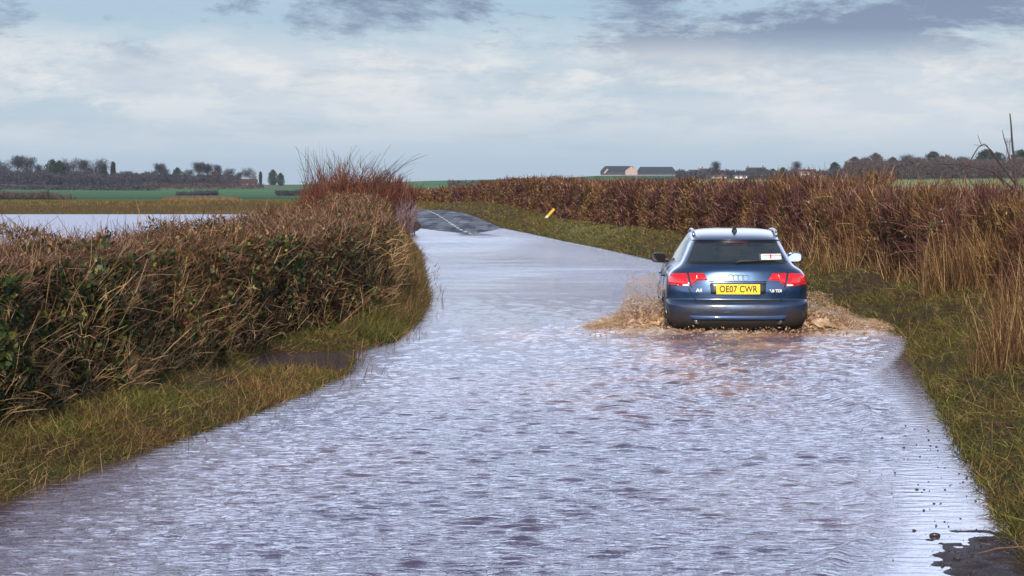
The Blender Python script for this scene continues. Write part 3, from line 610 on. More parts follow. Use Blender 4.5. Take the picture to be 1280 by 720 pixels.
def outline(z):
    w, y0, y1 = [float(v) for v in prof(np.array(z))]
    pts = [(w * math.sin(t_) ** (2 / NE), y0 + LR * (1 - max(math.cos(t_), 0) ** (2 / NE))) for t_ in a]
    lf = min(LF, (y1 - y0) * .35); ya = y0 + LR; yb = y1 - lf
    if yb < ya + .05: yb = ya + .05
    for k in range(1, NS + 1): pts.append((w * (1 - .012 * (2 * k / NS - 1) ** 2 + .012), ya + (yb - ya) * k / NS))
    w2 = pts[-1][0]
    for k in range(1, 13): t_ = math.pi / 2 * k / 12; pts.append((w2 * max(math.cos(t_), 0) ** (2 / 2.3), yb + (y1 - yb) * math.sin(t_) ** (2 / 2.3)))
    return [(x * float(tp(y, z)), y) for x, y in pts]
half_pts = [outline(z) for z in zs]; nh = len(half_pts[0])
ring = []
for z, hp in zip(zs, half_pts):
    full = [(-x, y) for x, y in hp[::-1]][:-1] + hp[:]       # front -> left -> rear -> right -> front
    ring.append([(x, y, z) for x, y in full[:-1]] if abs(full[0][0]) < 1e-6 and abs(full[-1][0]) < 1e-6 else [(x, y, z) for x, y in full])
ring = np.array(ring); nz, nc = ring.shape[:2]; V0 = ring.reshape(-1, 3).copy()
F0 = gridfaces(nz, nc, wrap=True); cen = V0[F0].mean(1); icol = (np.arange(len(F0)) % nc); irow = np.arange(len(F0)) // nc
ctr = nh - 1; hcol = np.where(icol >= ctr, icol - ctr, ctr - 1 - icol)       # distance in columns from the rear centre
zc_ = cen[:, 2]; rear = hcol < 14; sidec = (hcol >= 14) & (hcol < 14 + NS); front = hcol >= 14 + NS
win = (zc_ > 1.02) & (zc_ < 1.315); rwin = (zc_ > 1.02) & (zc_ < 1.268)
s_ = (hcol - 14) / NS
m_rw = rear & rwin & (hcol < 10)
m_sw1 = sidec & win & (s_ > .02) & (s_ < .30); m_sw2 = sidec & win & (s_ >= .335) & (s_ < .65); m_sw3 = sidec & win & (s_ >= .68) & (s_ < .97)
m_ws = front & win & (hcol >= 14 + NS + 2)
wheelc = ((.98, .315), (3.62, .315)); AR = .365
inarch = np.zeros(len(F0), bool)
for wy, wz in wheelc: inarch |= (np.hypot(cen[:, 1] - wy, cen[:, 2] - wz) < AR - .012) & (np.abs(cen[:, 0]) > .6) & (hcol > 8)
for wy, wz in wheelc:
    d = np.hypot(V0[:, 1] - wy, V0[:, 2] - wz); near_ = (np.abs(d - AR) < .03) & (np.abs(V0[:, 0]) > .6); kk = (AR / np.maximum(d, .01))[:, None]
    V0[near_, 1:] = np.array((wy, wz)) + (V0[near_, 1:] - np.array((wy, wz))) * kk[near_]
def sub(mask, name, mat, parent, off=0.0, smooth=True):
    fs = F0[mask]; idx = np.unique(fs); mp = -np.ones(len(V0), int); mp[idx] = np.arange(len(idx))
    return npmesh(name, V0[idx], mp[fs], mat, parent, smooth=smooth)
car = empty('estate_car', (CARX, CARY, -DEPTH), CARR)
tag(car, 'dark blue estate car driving away through the flood, throwing up brown spray', 'car')
paint, t, p = mat_new('blue_paint')
gz = t.nodes.new('ShaderNodeNewGeometry'); sepn = t.nodes.new('ShaderNodeSeparateXYZ'); tcx = t.nodes.new('ShaderNodeTexCoord'); lk(t, tcx.outputs['Object'], sepn.inputs[0])
dirt_n = tnoise(t, 3.0, 6, .65); dz = t.nodes.new('ShaderNodeMapRange'); lk(t, sepn.outputs[2], dz.inputs[0])
dz.inputs[1].default_value = .72; dz.inputs[2].default_value = .30; dz.inputs[3].default_value = -.18; dz.inputs[4].default_value = 1.0
ad = t.nodes.new('ShaderNodeMath'); ad.operation = 'ADD'; lk(t, dz.outputs[0], ad.inputs[0])
dn2 = t.nodes.new('ShaderNodeMapRange'); lk(t, dirt_n, dn2.inputs[0]); dn2.inputs[1].default_value = .35; dn2.inputs[2].default_value = .7; dn2.inputs[3].default_value = -.25; dn2.inputs[4].default_value = .35
lk(t, dn2.outputs[0], ad.inputs[1]); ad.use_clamp = True
lk(t, tmix(t, ad.outputs[0], (.014, .048, .125), (.028, .021, .020)), p.inputs['Base Color'])
rg = t.nodes.new('ShaderNodeMapRange'); lk(t, ad.outputs[0], rg.inputs[0]); rg.inputs[3].default_value = .28; rg.inputs[4].default_value = .75; lk(t, rg.outputs[0], p.inputs['Roughness'])
mt = t.nodes.new('ShaderNodeMapRange'); lk(t, ad.outputs[0], mt.inputs[0]); mt.inputs[3].default_value = .65; mt.inputs[4].default_value = 0; lk(t, mt.outputs[0], p.inputs['Metallic'])
cw = t.nodes.new('ShaderNodeMapRange'); lk(t, ad.outputs[0], cw.inputs[0]); cw.inputs[3].default_value = .8; cw.inputs[4].default_value = 0; lk(t, cw.outputs[0], p.inputs['Coat Weight']); p.inputs['Coat Roughness'].default_value = .13; p.inputs['Coat IOR'].default_value = 1.7
glass, t, p = mat_new('tinted_glass')
p.inputs['Base Color'].default_value = (.03, .045, .05, 1); p.inputs['Roughness'].default_value = .05; p.inputs['IOR'].default_value = 1.5
tr = t.nodes.new('ShaderNodeBsdfTransparent'); tr.inputs[0].default_value = (.42, .50, .52, 1); mx = t.nodes.new('ShaderNodeMixShader'); mx.inputs[0].default_value = .62
glassn = tnoise(t, 6, 5, .6); p.inputs['Specular IOR Level'].default_value = .9  # noise that varies the glass mix and its blue-grey tone
lk(t, tramp(t, glassn, [(.3, .45), (.7, .62)]), mx.inputs[0])
lk(t, tramp(t, glassn, [(.35, (.03, .05, .075)), (.7, (.075, .10, .125))]), p.inputs['Base Color'])
lk(t, p.outputs[0], mx.inputs[1]); lk(t, tr.outputs[0], mx.inputs[2]); lk(t, mx.outputs[0], t.nodes['Material Output'].inputs[0])
sglass = simple('side_glass', (.03, .035, .04), .04, coat=1.0, spec=1.0, var=.1)
black = simple('black_plastic', (.018, .018, .02), .5); blackg = simple('black_trim_gloss', (.012, .012, .014), .2); rubber = simple('tyre_rubber', (.02, .019, .018), .85)
chrome = simple('bright_chrome', (.78, .79, .8), .12, metal=1.0); alloy = simple('alloy_metal', (.42, .43, .45), .35, metal=.9); trim = simple('interior_fabric', (.035, .035, .04), .9)
underm = simple('underbody_black', (.01, .009, .008), .9)
body = sub(~(m_rw | m_sw1 | m_sw2 | m_sw3 | m_ws | inarch), 'body', paint, car)
# roof cap
top = ring[-1]; bm = bmesh.new(); vs = [bm.verts.new(q) for q in top]; bm.faces.new(vs)
bmobj('roof_panel', bm, paint, car)
sub(m_rw, 'rear_window', glass, car)
sub(m_ws, 'windscreen', glass, car)
for msk in (m_sw1, m_sw2, m_sw3):
    for sg in (-1, 1): sub(msk & (np.sign(cen[:, 0]) == sg), 'side_window', glass if False else sglass, car)
# surface patches on the rear
def patch(name, corners, mat, parent=car, off=.006, nu=12, nv=8, use_th=True):
    """corners (x,z) bl, br, tr, tl in rear view (x beyond the flank may be given as a th value by passing ('t', th))"""
    cs = []
    for x, z in corners:
        th = x[1] if isinstance(x, tuple) else th_of(x, z)
        cs.append((th, z))
    U, Vv = np.meshgrid(np.linspace(0, 1, nu), np.linspace(0, 1, nv)); b = np.array(cs)
    P = (b[0] * ((1 - U) * (1 - Vv))[..., None] + b[1] * (U * (1 - Vv))[..., None] + b[2] * (U * Vv)[..., None] + b[3] * ((1 - U) * Vv)[..., None])
    x, y, z = surf(P[..., 0], P[..., 1]); w, y0, y1 = prof(z)
    G = np.stack([x, y, z], -1)
    du = np.gradient(G, axis=1); dv = np.gradient(G, axis=0); nrm = np.cross(du, dv); nrm /= np.maximum(np.linalg.norm(nrm, axis=-1, keepdims=True), 1e-9)
    nrm *= np.sign((nrm * np.stack([x, y - 1.5, 0 * z], -1)).sum(-1, keepdims=True) + 1e-9)
    lift = np.full(G.shape[:2], off); lift[0] = lift[-1] = -.004; lift[:, 0] = lift[:, -1] = -.004
    G2 = G + nrm * lift[..., None]
    return npmesh(name, G2.reshape(-1, 3), gridfaces(nv, nu), mat, parent, smooth=True)
lamp_red, t, p = mat_new('red_lamp_lens'); p.inputs['Roughness'].default_value = .12; p.inputs['Coat Weight'].default_value = .6
ln_ = tnoise(t, 9, 2); lk(t, tramp(t, ln_, [(.35, (.42, .005, .010)), (.65, (.60, .012, .02))]), p.inputs['Base Color']); p.inputs['Emission Color'].default_value = (1, .03, .05, 1); p.inputs['Emission Strength'].default_value = .06
lamp_dk = simple('dark_red_lens', (.22, .004, .008), .15, coat=.6); lamp_w = simple('clear_lens', (.75, .72, .70), .15, coat=.6)
def mir(c, s): return [((('t', s * x[1]) if isinstance(x, tuple) else s * x), z) for x, z in c]
for s in (-1, 1):
    L_ = patch('tail_lamp', mir([(.575, .732), (('t', 1.42), .745), (('t', 1.38), .895), (.605, .906)], s), lamp_red, nu=14, off=.010)
    patch('reversing_lens', mir([(.592, .741), (.675, .741), (.675, .763), (.594, .763)], s), lamp_w if True else 0, parent=L_, off=.0135)
    patch('dark_lens_band', mir([(.715, .738), (('t', 1.3), .745), (('t', 1.3), .770), (.715, .772)], s), lamp_dk, parent=L_, off=.0135)
    L_ = patch('tail_lamp', mir([(.50, .805), (.567, .735), (.597, .906), (.46, .904)], s), lamp_red, off=.010)
    patch('inner_lens', mir([(.36, .812), (.505, .803), (.465, .904), (.41, .90)], s), lamp_red, parent=L_, off=.010)
# tailgate seams, recess, plate
def line(name, pts, w, mat, parent=car, off=.004):
    Vl, Fl = [], []
    dense = []
    for (x0, z0), (x1, z1) in zip(pts, pts[1:]):
        m = max(2, int(math.hypot(x1 - x0, z1 - z0) / .03))
        for k in range(m): dense.append((x0 + (x1 - x0) * k / m, z0 + (z1 - z0) * k / m))
    dense.append(pts[-1])
    for i, (x, z) in enumerate(dense):
        xa, za = dense[max(i - 1, 0)]; xb, zb = dense[min(i + 1, len(dense) - 1)]; dx, dz_ = xb - xa, zb - za; l = math.hypot(dx, dz_) or 1; nx, nz_ = -dz_ / l * w / 2, dx / l * w / 2
        for sg in (-1, 1): Vl.append((x + sg * nx, rear_y(x + sg * nx, z + sg * nz_) - off, z + sg * nz_))
    for i in range(len(dense) - 1): Fl.append((2 * i, 2 * i + 1, 2 * i + 3, 2 * i + 2))
    return npmesh(name, Vl, Fl, mat, parent)
line('tailgate_seam', [(-.60, .715), (-.555, .61), (-.50, .568), (.50, .568), (.555, .61), (.60, .715)], .010, underm)
line('lamp_seam', [(-.603, .91), (-.571, .728)], .008, underm, off=.0145); line('lamp_seam', [(.603, .91), (.571, .728)], .008, underm, off=.0145)
patch('bumper_gap', [(-.50, .553), (.50, .553), (.50, .572), (-.50, .572)], underm, off=.012, nu=20, nv=4)
patch('plate_recess', [(-.345, .632), (.345, .632), (.36, .795), (-.36, .795)], blackg, off=.004, nu=16)
patch('tailgate_handle', [(-.36, .79), (.36, .79), (.355, .806), (-.355, .806)], chrome if False else paint, off=.018, nu=16, nv=5)
plate_m, t, p = mat_new('yellow_number_plate'); p.inputs['Base Color'].default_value = (.85, .58, .02, 1); p.inputs['Roughness'].default_value = .35; n_ = tnoise(t, 25, 4); lk(t, tramp(t, n_, [(.35, (.80, .52, .015)), (.6, (.88, .66, .03))]), p.inputs['Base Color'])
bm = bmesh.new(); yp = rear_y(0, .70) - .016; addbox(bm, (0, yp, .706), (.53, .008, .122)); PL = bmobj('number_plate', bm, plate_m, car, bevel=.002)
badge_m = simple('silver_badge', (.62, .64, .66), .3)
def text(s, size, loc, mat, name, parent, sx=1.0, thick=.0015, bold=0.0, par=None):
    cu = bpy.data.curves.new(name, 'FONT'); cu.body = s; cu.size = size; cu.extrude = thick; cu.align_x = 'CENTER'; cu.align_y = 'CENTER'; cu.offset = bold; cu.space_character = 1.05
    tmp = bpy.data.objects.new(name + '_tmp', cu); C.objects.link(tmp); bpy.context.view_layer.update()
    me = bpy.data.meshes.new_from_object(tmp.evaluated_get(bpy.context.evaluated_depsgraph_get())); bpy.data.objects.remove(tmp)
    me.transform(Matrix.Translation(loc) @ Matrix.Rotation(R(90), 4, 'X') @ Matrix.Diagonal((sx, 1, 1, 1)))
    me.materials.clear(); return link(name, me, mat, parent)
text('OE07 CWR', .112, (0, yp - .006, .705), simple('plate_black', (.01, .01, .01), .5), 'plate_characters', PL, sx=.80, bold=.0025)
text('A4', .058, (-.475, rear_y(-.475, .69) - .006, .69), badge_m, 'badge', car, bold=.003)
text('2.0 TDI', .046, (.455, rear_y(.455, .685) - .008, .685), badge_m, 'badge', car, bold=.0025)
bm = bmesh.new()
for k in range(4):
    cxk = (k - 1.5) * .060
    addtube(bm, [(cxk + .038 * math.cos(q), rear_y(0, .85) - .008, .848 + .038 * math.sin(q)) for q in np.linspace(0, 2 * math.pi, 21)], .0045, 5, cap=False)
bmobj('ring_emblem', bm, simple('dull_silver', (.30, .34, .40), .35, metal=.6), car, smooth=True)
# spoiler edge, wiper, high brake lamp, sticker
patch('spoiler_underside', [(-.52, 1.262), (.52, 1.262), (.51, 1.284), (-.51, 1.284)], blackg, off=.012, nu=18, nv=4)
for s in (-1, 1): line('window_frame', [(s * .66, 1.022), (s * .545, 1.268)], .03, blackg, off=.005)
line('window_frame', [(-.66, 1.026), (.66, 1.026)], .03, blackg, off=.005)
patch('high_brake_lamp', [(-.16, 1.264), (.16, 1.264), (.16, 1.277), (-.16, 1.277)], lamp_dk, off=.02, nu=8, nv=4)
bm = bmesh.new(); addtube(bm, [(-.02, rear_y(0, 1.03) - .02, 1.02), (.02, rear_y(.02, 1.035) - .03, 1.045), (.22, rear_y(.2, 1.045) - .03, 1.05), (.46, rear_y(.46, 1.05) - .025, 1.045)], [.022, .016, .011, .007], 6); addtube(bm, [(.05, rear_y(.05, 1.03) - .02, 1.035), (.48, rear_y(.48, 1.035) - .012, 1.032)], .007, 5)
bmobj('rear_wiper', bm, black, car, smooth=True)
white_s = simple('sticker_white', (.8, .8, .8), .4); red_s = simple('sticker_red', (.65, .02, .06), .4)
st = patch('window_sticker', [(.275, 1.058), (.555, 1.058), (.545, 1.135), (.268, 1.135)], white_s, off=.004, nu=10, nv=8)
patch('cross_arm', [(.277, 1.098), (.554, 1.098), (.551, 1.112), (.274, 1.112)], red_s, parent=st, off=.006, nu=8, nv=4)
patch('cross_arm', [(.392, 1.059), (.428, 1.059), (.425, 1.134), (.389, 1.134)], red_s, parent=st, off=.007, nu=4, nv=6)
# bumper strip, valance, exhausts
patch('bumper_lip', [(-.58, .345), (.58, .345), (.60, .392), (-.60, .392)], simple('lip_blue', (.05, .10, .24), .3, metal=.5, coat=.5), off=.028, nu=26, nv=7)
patch('valance', [(-.72, .19), (.72, .19), (.66, .335), (-.66, .335)], underm, off=.010, nu=26, nv=7)
for s in (-1, 1):
    bm = bmesh.new(); yy = rear_y(.5, .3)
    addtube(bm, [(s * .50, yy + .14, .315), (s * .50, yy - .015, .315)], .042, 14, cap=False); addtube(bm, [(s * .50, yy - .015, .315), (s * .50, yy + .10, .315)], [.036, .034], 14)
    bmobj('exhaust_tip', bm, alloy, car, smooth=True)
# roof rails, aerial
def roof_h(x, y):
    zz = np.linspace(1.30, 1.427, 60); w, y0, y1 = prof(zz); ok = (np.abs(x) <= w) & (y >= y0 + .1); return float(zz[ok].max()) if ok.any() else 1.33
for s in (-1, 1):
    bm = bmesh.new(); yy = np.linspace(.95, 2.25, 18); x0 = .515
    addtube(bm, [(s * x0, y, 1.365 + .048 * (1 - abs((y - 1.6) / .65) ** 4)) for y in yy], .02, 8); addbox(bm, (s * x0, .97, 1.36), (.034, .10, .05)); addbox(bm, (s * x0, 2.22, 1.37), (.034, .10, .05))
    bmobj('roof_rail', bm, alloy, car, smooth=True)
bm = bmesh.new(); addtube(bm, [(0, 1.05, 1.38), (0, 1.05, 1.41), (0, 1.03, 1.44), (0, .98, 1.462)], [.045, .035, .022, .008], 8); bmobj('roof_aerial', bm, black, car, smooth=True)
# mirrors
for s in (-1, 1):
    bm = bmesh.new(); bmesh.ops.create_uvsphere(bm, u_segments=18, v_segments=12, radius=1)
    for v in bm.verts:
        c = v.co; c.x = math.copysign(abs(c.x) ** .75, c.x) * .105; c.z = math.copysign(abs(c.z) ** .75, c.z) * .072; c.y = max(c.y, -.35) * .10; v.co += Vector((s * .905, 3.02, 1.02))
    mo = bmobj('door_mirror', bm, paint if s > 0 else black, car, smooth=True)
    bm = bmesh.new(); addtube(bm, [(s * .77, 3.0, .98), (s * .84, 3.0, .99)], [.03, .024], 8); bmobj('mirror_arm', bm, black, mo)
    bm = bmesh.new(); cs = []
    for k in range(20):
        q = 2 * math.pi * k / 20; cs.append(bm.verts.new((math.copysign(abs(math.cos(q)) ** .6, math.cos(q)) * .088, 0, math.copysign(abs(math.sin(q)) ** .6, math.sin(q)) * .055)))
    bm.faces.new(cs); bmesh.ops.rotate(bm, verts=cs, cent=(0, 0, 0), matrix=Matrix.Rotation(R(-14 if s < 0 else -8), 3, 'Z') @ Matrix.Rotation(R(9 if s < 0 else -12), 3, 'X'))
    bmesh.ops.translate(bm, verts=cs, vec=(s * .905, 2.972, 1.02)); bmobj('mirror_glass', bm, simple('mirror_silver', (.85, .86, .85), .03, metal=1.0) if s > 0 else blackg, mo)  # left glass coloured black for the dark hedge it would reflect
# wheels
def wheel(x, y):
    s = 1 if x > 0 else -1; wh = empty('wheel', (x, y, .315)); wh.parent = car
    def ringm(prof_, name, mat):
        n = 40; Vr = [(px_ * s, math.cos(2 * pi * k / n) * r_, math.sin(2 * pi * k / n) * r_) for k in range(n) for px_, r_ in prof_]; m = len(prof_)
        Fr = [(k * m + j, k * m + j + 1, ((k + 1) % n) * m + j + 1, ((k + 1) % n) * m + j) for k in range(n) for j in range(m - 1)]
        return npmesh(name, Vr, Fr, mat, wh, smooth=True)
    ringm([(-.11, .21), (-.115, .27), (-.095, .31), (-.05, .318), (.05, .318), (.095, .31), (.115, .27), (.105, .215)], 'tyre', rubber)
    rm = ringm([(-.10, .21), (-.05, .19), (.03, .19), (.09, .205), (.105, .216)], 'rim', alloy)
    bm = bmesh.new()
    for k in range(5):
        q = 2 * pi * k / 5
        for dq in (-.12, .12): addtube(bm, [(.05 * s, math.cos(q) * .04, math.sin(q) * .04), (.07 * s, math.cos(q + dq) * .2, math.sin(q + dq) * .2)], [.022, .014], 6)
    addtube(bm, [(.02 * s, 0, 0), (.075 * s, 0, 0)], .055, 12); bmobj('spokes', bm, alloy, wh)
for wx in (-.765, .765):
    for wy, wz in wheelc: wheel(wx, wy)
for s in (-1, 1):
    for wy, wz in wheelc:
        bm = bmesh.new(); pts = []
        for q in np.linspace(-.25, pi + .25, 26):
            y = wy + AR * math.cos(q); z = wz + AR * math.sin(q)
            if z < .2: continue
            i = np.argmin(np.abs(zs - z)); hp = np.array(half_pts[i]); o_ = np.argsort(hp[:14 + NS, 1]); xq = np.interp(y, hp[:14 + NS, 1], hp[:14 + NS, 0]); pts.append((s * (xq + .002), y, z))
        addtube(bm, pts, .012, 6); bmobj('wheel_arch', bm, paint, car, smooth=True)
        bm = bmesh.new(); addbox(bm, (s * .60, wy, .40), (.02, .72, .44)); bmobj('arch_liner', bm, underm, car)
def side_x(y, z):
    i = np.argmin(np.abs(zs - z)); hp = np.array(half_pts[i]); return float(np.interp(y, hp[:14 + NS, 1], hp[:14 + NS, 0]))
for s in (-1, 1):
    for pts in ([(1.42, .30), (1.42, .62), (1.36, .8), (1.33, .985)], [(2.28, .26), (2.28, .985)], [(3.16, .26), (3.18, .80), (3.10, .95)]):
        bm = bmesh.new(); dn = []
        for (ya, za), (yb, zb) in zip(pts, pts[1:]):
            for k in range(8): dn.append((ya + (yb - ya) * k / 8, za + (zb - za) * k / 8))
        addtube(bm, [(s * (side_x(y, z) + .0), y, z) for y, z in dn], .004, 4); bmobj('door_seam', bm, underm, car)
    for y in (1.55, 2.42):
        bm = bmesh.new(); addtube(bm, [(s * (side_x(y, .83) + o_), y + q, .83) for q, o_ in ((0, .005), (.03, .03), (.17, .03), (.20, .005))], .013, 8); bmobj('door_handle', bm, paint, car, smooth=True)
    bm = bmesh.new(); addtube(bm, [(s * (side_x(y, .56) + .004), y, .53) for y in np.linspace(1.42, 3.15, 12)], .016, 6); bmobj('side_moulding', bm, paint, car, smooth=True)
bm = bmesh.new(); addbox(bm, (0, 2.3, .26), (1.25, 4.0, .12)); addbox(bm, (0, .65, .32), (1.15, .8, .16)); addbox(bm, (0, 2.0, .60), (1.45, 3.2, .04)); bmobj('underbody', bm, underm, car)
for x in (-.36, .36):
    bm = bmesh.new(); addbox(bm, (x, 2.35, .86), (.46, .14, .60)); seat = bmobj('front_seat', bm, trim, car, bevel=.03)
    bm = bmesh.new(); addbox(bm, (x, 2.40, 1.22), (.26, .09, .15)); bmobj('headrest', bm, trim, seat, bevel=.03)
bm = bmesh.new(); addbox(bm, (0, 1.35, .82), (1.25, .14, .52)); seat = bmobj('rear_seat', bm, trim, car, bevel=.03)
for x in (-.38, .38): bm = bmesh.new(); addbox(bm, (x, 1.34, 1.12), (.24, .09, .14)); bmobj('headrest', bm, trim, seat, bevel=.03)
bm = bmesh.new(); addbox(bm, (0, .9, .97), (1.2, .85, .03)); bmobj('load_cover', bm, trim, car)
bm = bmesh.new(); addbox(bm, (0, 3.05, .92), (1.3, .35, .16)); bmobj('dashboard', bm, trim, car, bevel=.03)
bm = bmesh.new(); addbox(bm, (0, 2.7, 1.30), (.22, .02, .06)); bmobj('rear_view_mirror', bm, black, car, bevel=.006)

# ------------------------------------------------------------------ spray and foam
spray_m, t, p = mat_new('muddy_spray')
a = t.nodes.new('ShaderNodeAttribute'); a.attribute_name = 'rnd'
nn = tnoise(t, 9, 6, .72)
cA = tramp(t, nn, [(.32, (.22, .115, .05)), (.5, (.48, .32, .19)), (.66, (.90, .82, .76))]); lk(t, tmix(t, a.outputs['Fac'], cA, (.72, .52, .34)), p.inputs['Base Color'])
p.inputs['Roughness'].default_value = .22; p.inputs['IOR'].default_value = 1.33; p.inputs['Transmission Weight'].default_value = .4
p.inputs['Subsurface Weight'].default_value = .25; p.inputs['Subsurface Radius'].default_value = (.05, .03, .02)
mist_m, t, p = mat_new('fine_spray'); lk(t, tramp(t, tnoise(t, 5.5, 5, .7), [(.36, (.27, .15, .07)), (.52, (.52, .36, .23)), (.66, (.90, .82, .76))]), p.inputs['Base Color']); p.inputs['Roughness'].default_value = .2; p.inputs['Transmission Weight'].default_value = .5; p.inputs['IOR'].default_value = 1.33
OCT = np.array([(1, 0, 0), (-1, 0, 0), (0, 1, 0), (0, -1, 0), (0, 0, 1), (0, 0, -1)], float)
OF = np.array([(0, 2, 4), (2, 1, 4), (1, 3, 4), (3, 0, 4), (2, 0, 5), (1, 2, 5), (3, 1, 5), (0, 3, 5)])
def ico():
    bm = bmesh.new(); bmesh.ops.create_icosphere(bm, subdivisions=2, radius=1); v = np.array([q.co[:] for q in bm.verts]); f = np.array([[q.index for q in g.verts] for g in bm.faces]); bm.free(); return v, f
IV, IF = ico()
def blobs(name, P, r, mat, parent=None, st=None, big=False, wob=.25):
    base, ff = (IV, IF) if big else (OCT, OF)
    n = len(P); m = len(base); Q = rng.normal(size=(n, 3, 3)); Q, _ = np.linalg.qr(Q)
    s3 = np.stack([1 + .5 * rng.random(n), .7 + .4 * rng.random(n), .6 + .4 * rng.random(n)], 1) if st is None else st
    B_ = base[None] * s3[:, None, :]
    if big: B_ = B_ * (1 + wob * np.sin(base[None] @ rng.normal(size=(n, 3, 1)) * 3.2 + rng.random((n, 1, 1)) * 6))
    Vb = np.einsum('nij,nmj->nmi', Q, B_) * r[:, None, None] + P[:, None, :]
    Fb = (np.arange(n)[:, None, None] * m + ff[None]).reshape(-1, 3)
    return npmesh(name, Vb.reshape(-1, 3), Fb, mat, parent, smooth=True, attrs={'rnd': np.repeat(rng.random(n) ** 2, m)})
def splash(name, label, cx_, cy_, env, ex, ey, peak, n_drop, lean=0.0):
    """env(u) = height over u in 0..1 across; ragged sheet rows plus lumps and drops"""
    Sx = empty(name, (cx_, cy_, 0)); tag(Sx, label, 'splash')
    nr = FN(22, 3, 16, int(abs(cx_) * 100)); nr2 = FN(26, 14, 60, int(abs(cx_) * 50) + 3)
    # thin ragged crown sheets one behind another
    peak0 = peak; peak = peak * .72; k = 7; Vs, Fs, At = [], [], []; nu, nv = 90, 26
    for j in range(k):
        yj = ey * (j / (k - 1) - .5) * 2 * .8; U_, V_ = np.meshgrid(np.linspace(0, 1, nu), np.linspace(0, 1, nv))
        h = env(U_) * peak * (.55 + .55 * (1 - abs(j / (k - 1) - .45) * 1.3)) * np.clip(.8 + .22 * nr(U_ * ex * 2, j * 1.7 + 0 * U_) + .16 * nr2(U_ * ex * 2, j * 3.1 + 0 * U_), .12, 1.5)
        x = (U_ - .5) * 2 * ex + .035 * nr(V_ * .6 + j, U_ * 2) ; y = yj + .07 * nr(U_ * ex, V_ * .5 + j) + .02 * nr2(U_ * ex, V_ * .6); z = h * V_ - .04 + .012 * nr2(U_ * ex + j, V_)
        Vs.append(np.stack([x, y, z], -1).reshape(-1, 3)); Fs.append(gridfaces(nv, nu) + j * nu * nv); At.append(np.clip(.3 * V_ + .2 * nr2(U_, V_), 0, 1).ravel())
    fs = np.concatenate(Fs); Vs = np.concatenate(Vs)
    cc = Vs[fs].mean(1); hole = (nr2(cc[:, 0] * 1.3, cc[:, 2] * 1.3 + cc[:, 1]) > .55 - 1.1 * np.clip(cc[:, 2] / peak, 0, 1)) & (cc[:, 2] > .10)
    npmesh('water_sheet', Vs, fs[~hole], spray_m, Sx, smooth=True, attrs={'rnd': np.concatenate(At)})
    peak = peak0
    def sample(n, hi, pw):
        u = rng.random(n); e = env(u) * np.clip(.8 + .28 * nr(u * ex * 3, 2.2 + 0 * u), .3, 1.5); return np.stack([(u - .5) * 2 * ex + rng.normal(0, .03, n), rng.normal(0, ey * .55, n), e * peak * rng.random(n) ** pw * hi], 1), e
    P, e = sample(2200, .7, 1.2); blobs('lumps', P, .005 + .014 * rng.random(len(P)) ** 2.2, spray_m, Sx, st=np.stack([1.2 + 1.4 * rng.random(len(P)), .6 + .4 * rng.random(len(P)), .4 + .4 * rng.random(len(P))], 1))['kind'] = 'stuff'
    P, e = sample(n_drop, 1.22, .6); o = blobs('droplets', P, .002 + .006 * rng.random(len(P)) ** 3, spray_m, Sx); o['kind'] = 'stuff'
    n = 20000; u = rng.random(n); e = env(u); P = np.stack([(u - .5) * 2 * ex * 1.02 + rng.normal(0, .08, n), rng.normal(0, ey * .7, n), e * peak * 1.15 * rng.random(n) ** 2.0 * (.8 + .4 * nr(u * ex * 2, P[0, 0] + 0 * u))], 1); P[:, 2] = np.abs(P[:, 2])
    blobs('fine_spray', P, .0014 + .0022 * rng.random(n) ** 2, mist_m, Sx)['kind'] = 'stuff'
    n = 1500; u = rng.random(n); e = env(u); sd_ = 1 if cx_ > CARX else -1
    P = np.stack([(u - .5) * 2 * ex, rng.normal(0, ey * .5, n), e * peak * .85 * rng.random(n)], 1); D = np.stack([sd_ * (.3 + rng.random(n)), rng.normal(-.3, .4, n), .3 + 1.2 * rng.random(n)], 1)
    strips('streaks', P, D, .03 + .10 * rng.random(n) ** 2, .004 + .005 * rng.random(n), mist_m, Sx, seg=3, bend=np.stack([0 * u, 0 * u, -.8 + 0 * u], 1), taper=.1)['kind'] = 'stuff'
    return Sx
envL = lambda u: np.interp(u, [0, .10, .25, .42, .58, .68, .82, 1], [.04, .18, .40, .52, .95, 1.0, .88, .72])
envR = lambda u: np.interp(u, [0, .08, .25, .40, .55, .75, .9, 1], [1.0, .92, .66, .42, .33, .18, .12, .05])
splash('splash', 'brown spray thrown up at the left wheels of the car', 1.42, 30.3, envL, .47, .45, .47, 9000)
splash('splash', 'brown spray spreading from the right wheels towards the verge', 4.15, 30.1, envR, .56, .45, .50, 9000)
# churned water around the car: a fine ragged surface
cq = FN(30, 5, 22, 301); cq2 = FN(40, 18, 70, 302); cq3 = FN(14, 1.5, 5, 303)
gx_ = np.arange(.55, 5.0, .016); gy_ = np.arange(27.6, 32.6, .028); CX, CY = np.meshgrid(gx_, gy_)
wn_e = np.exp(-((CY - 28.9) / .42) ** 2) * np.exp(-((CX - CARX) / 1.7) ** 4)                       # boil at the rear bumper
wl_e = np.exp(-((CX - 1.35) / .55) ** 2 - ((CY - 30.2) / 1.1) ** 2); wr_e = np.exp(-((CX - 4.15) / .6) ** 2 - ((CY - 30.0) / 1.0) ** 2)
env_ = np.clip(wn_e + .9 * wl_e + .9 * wr_e, 0, 1.2); rid = 1 - np.abs(cq(CX, CY * .6)); rid2 = cq2(CX, CY * .7)
CZ = -.045 + env_ * (.048 + .020 * rid + .008 * rid2 + .022 * cq3(CX, CY))
CZ = np.where((CX > XR(CY) + .1), CZ - .1, CZ)
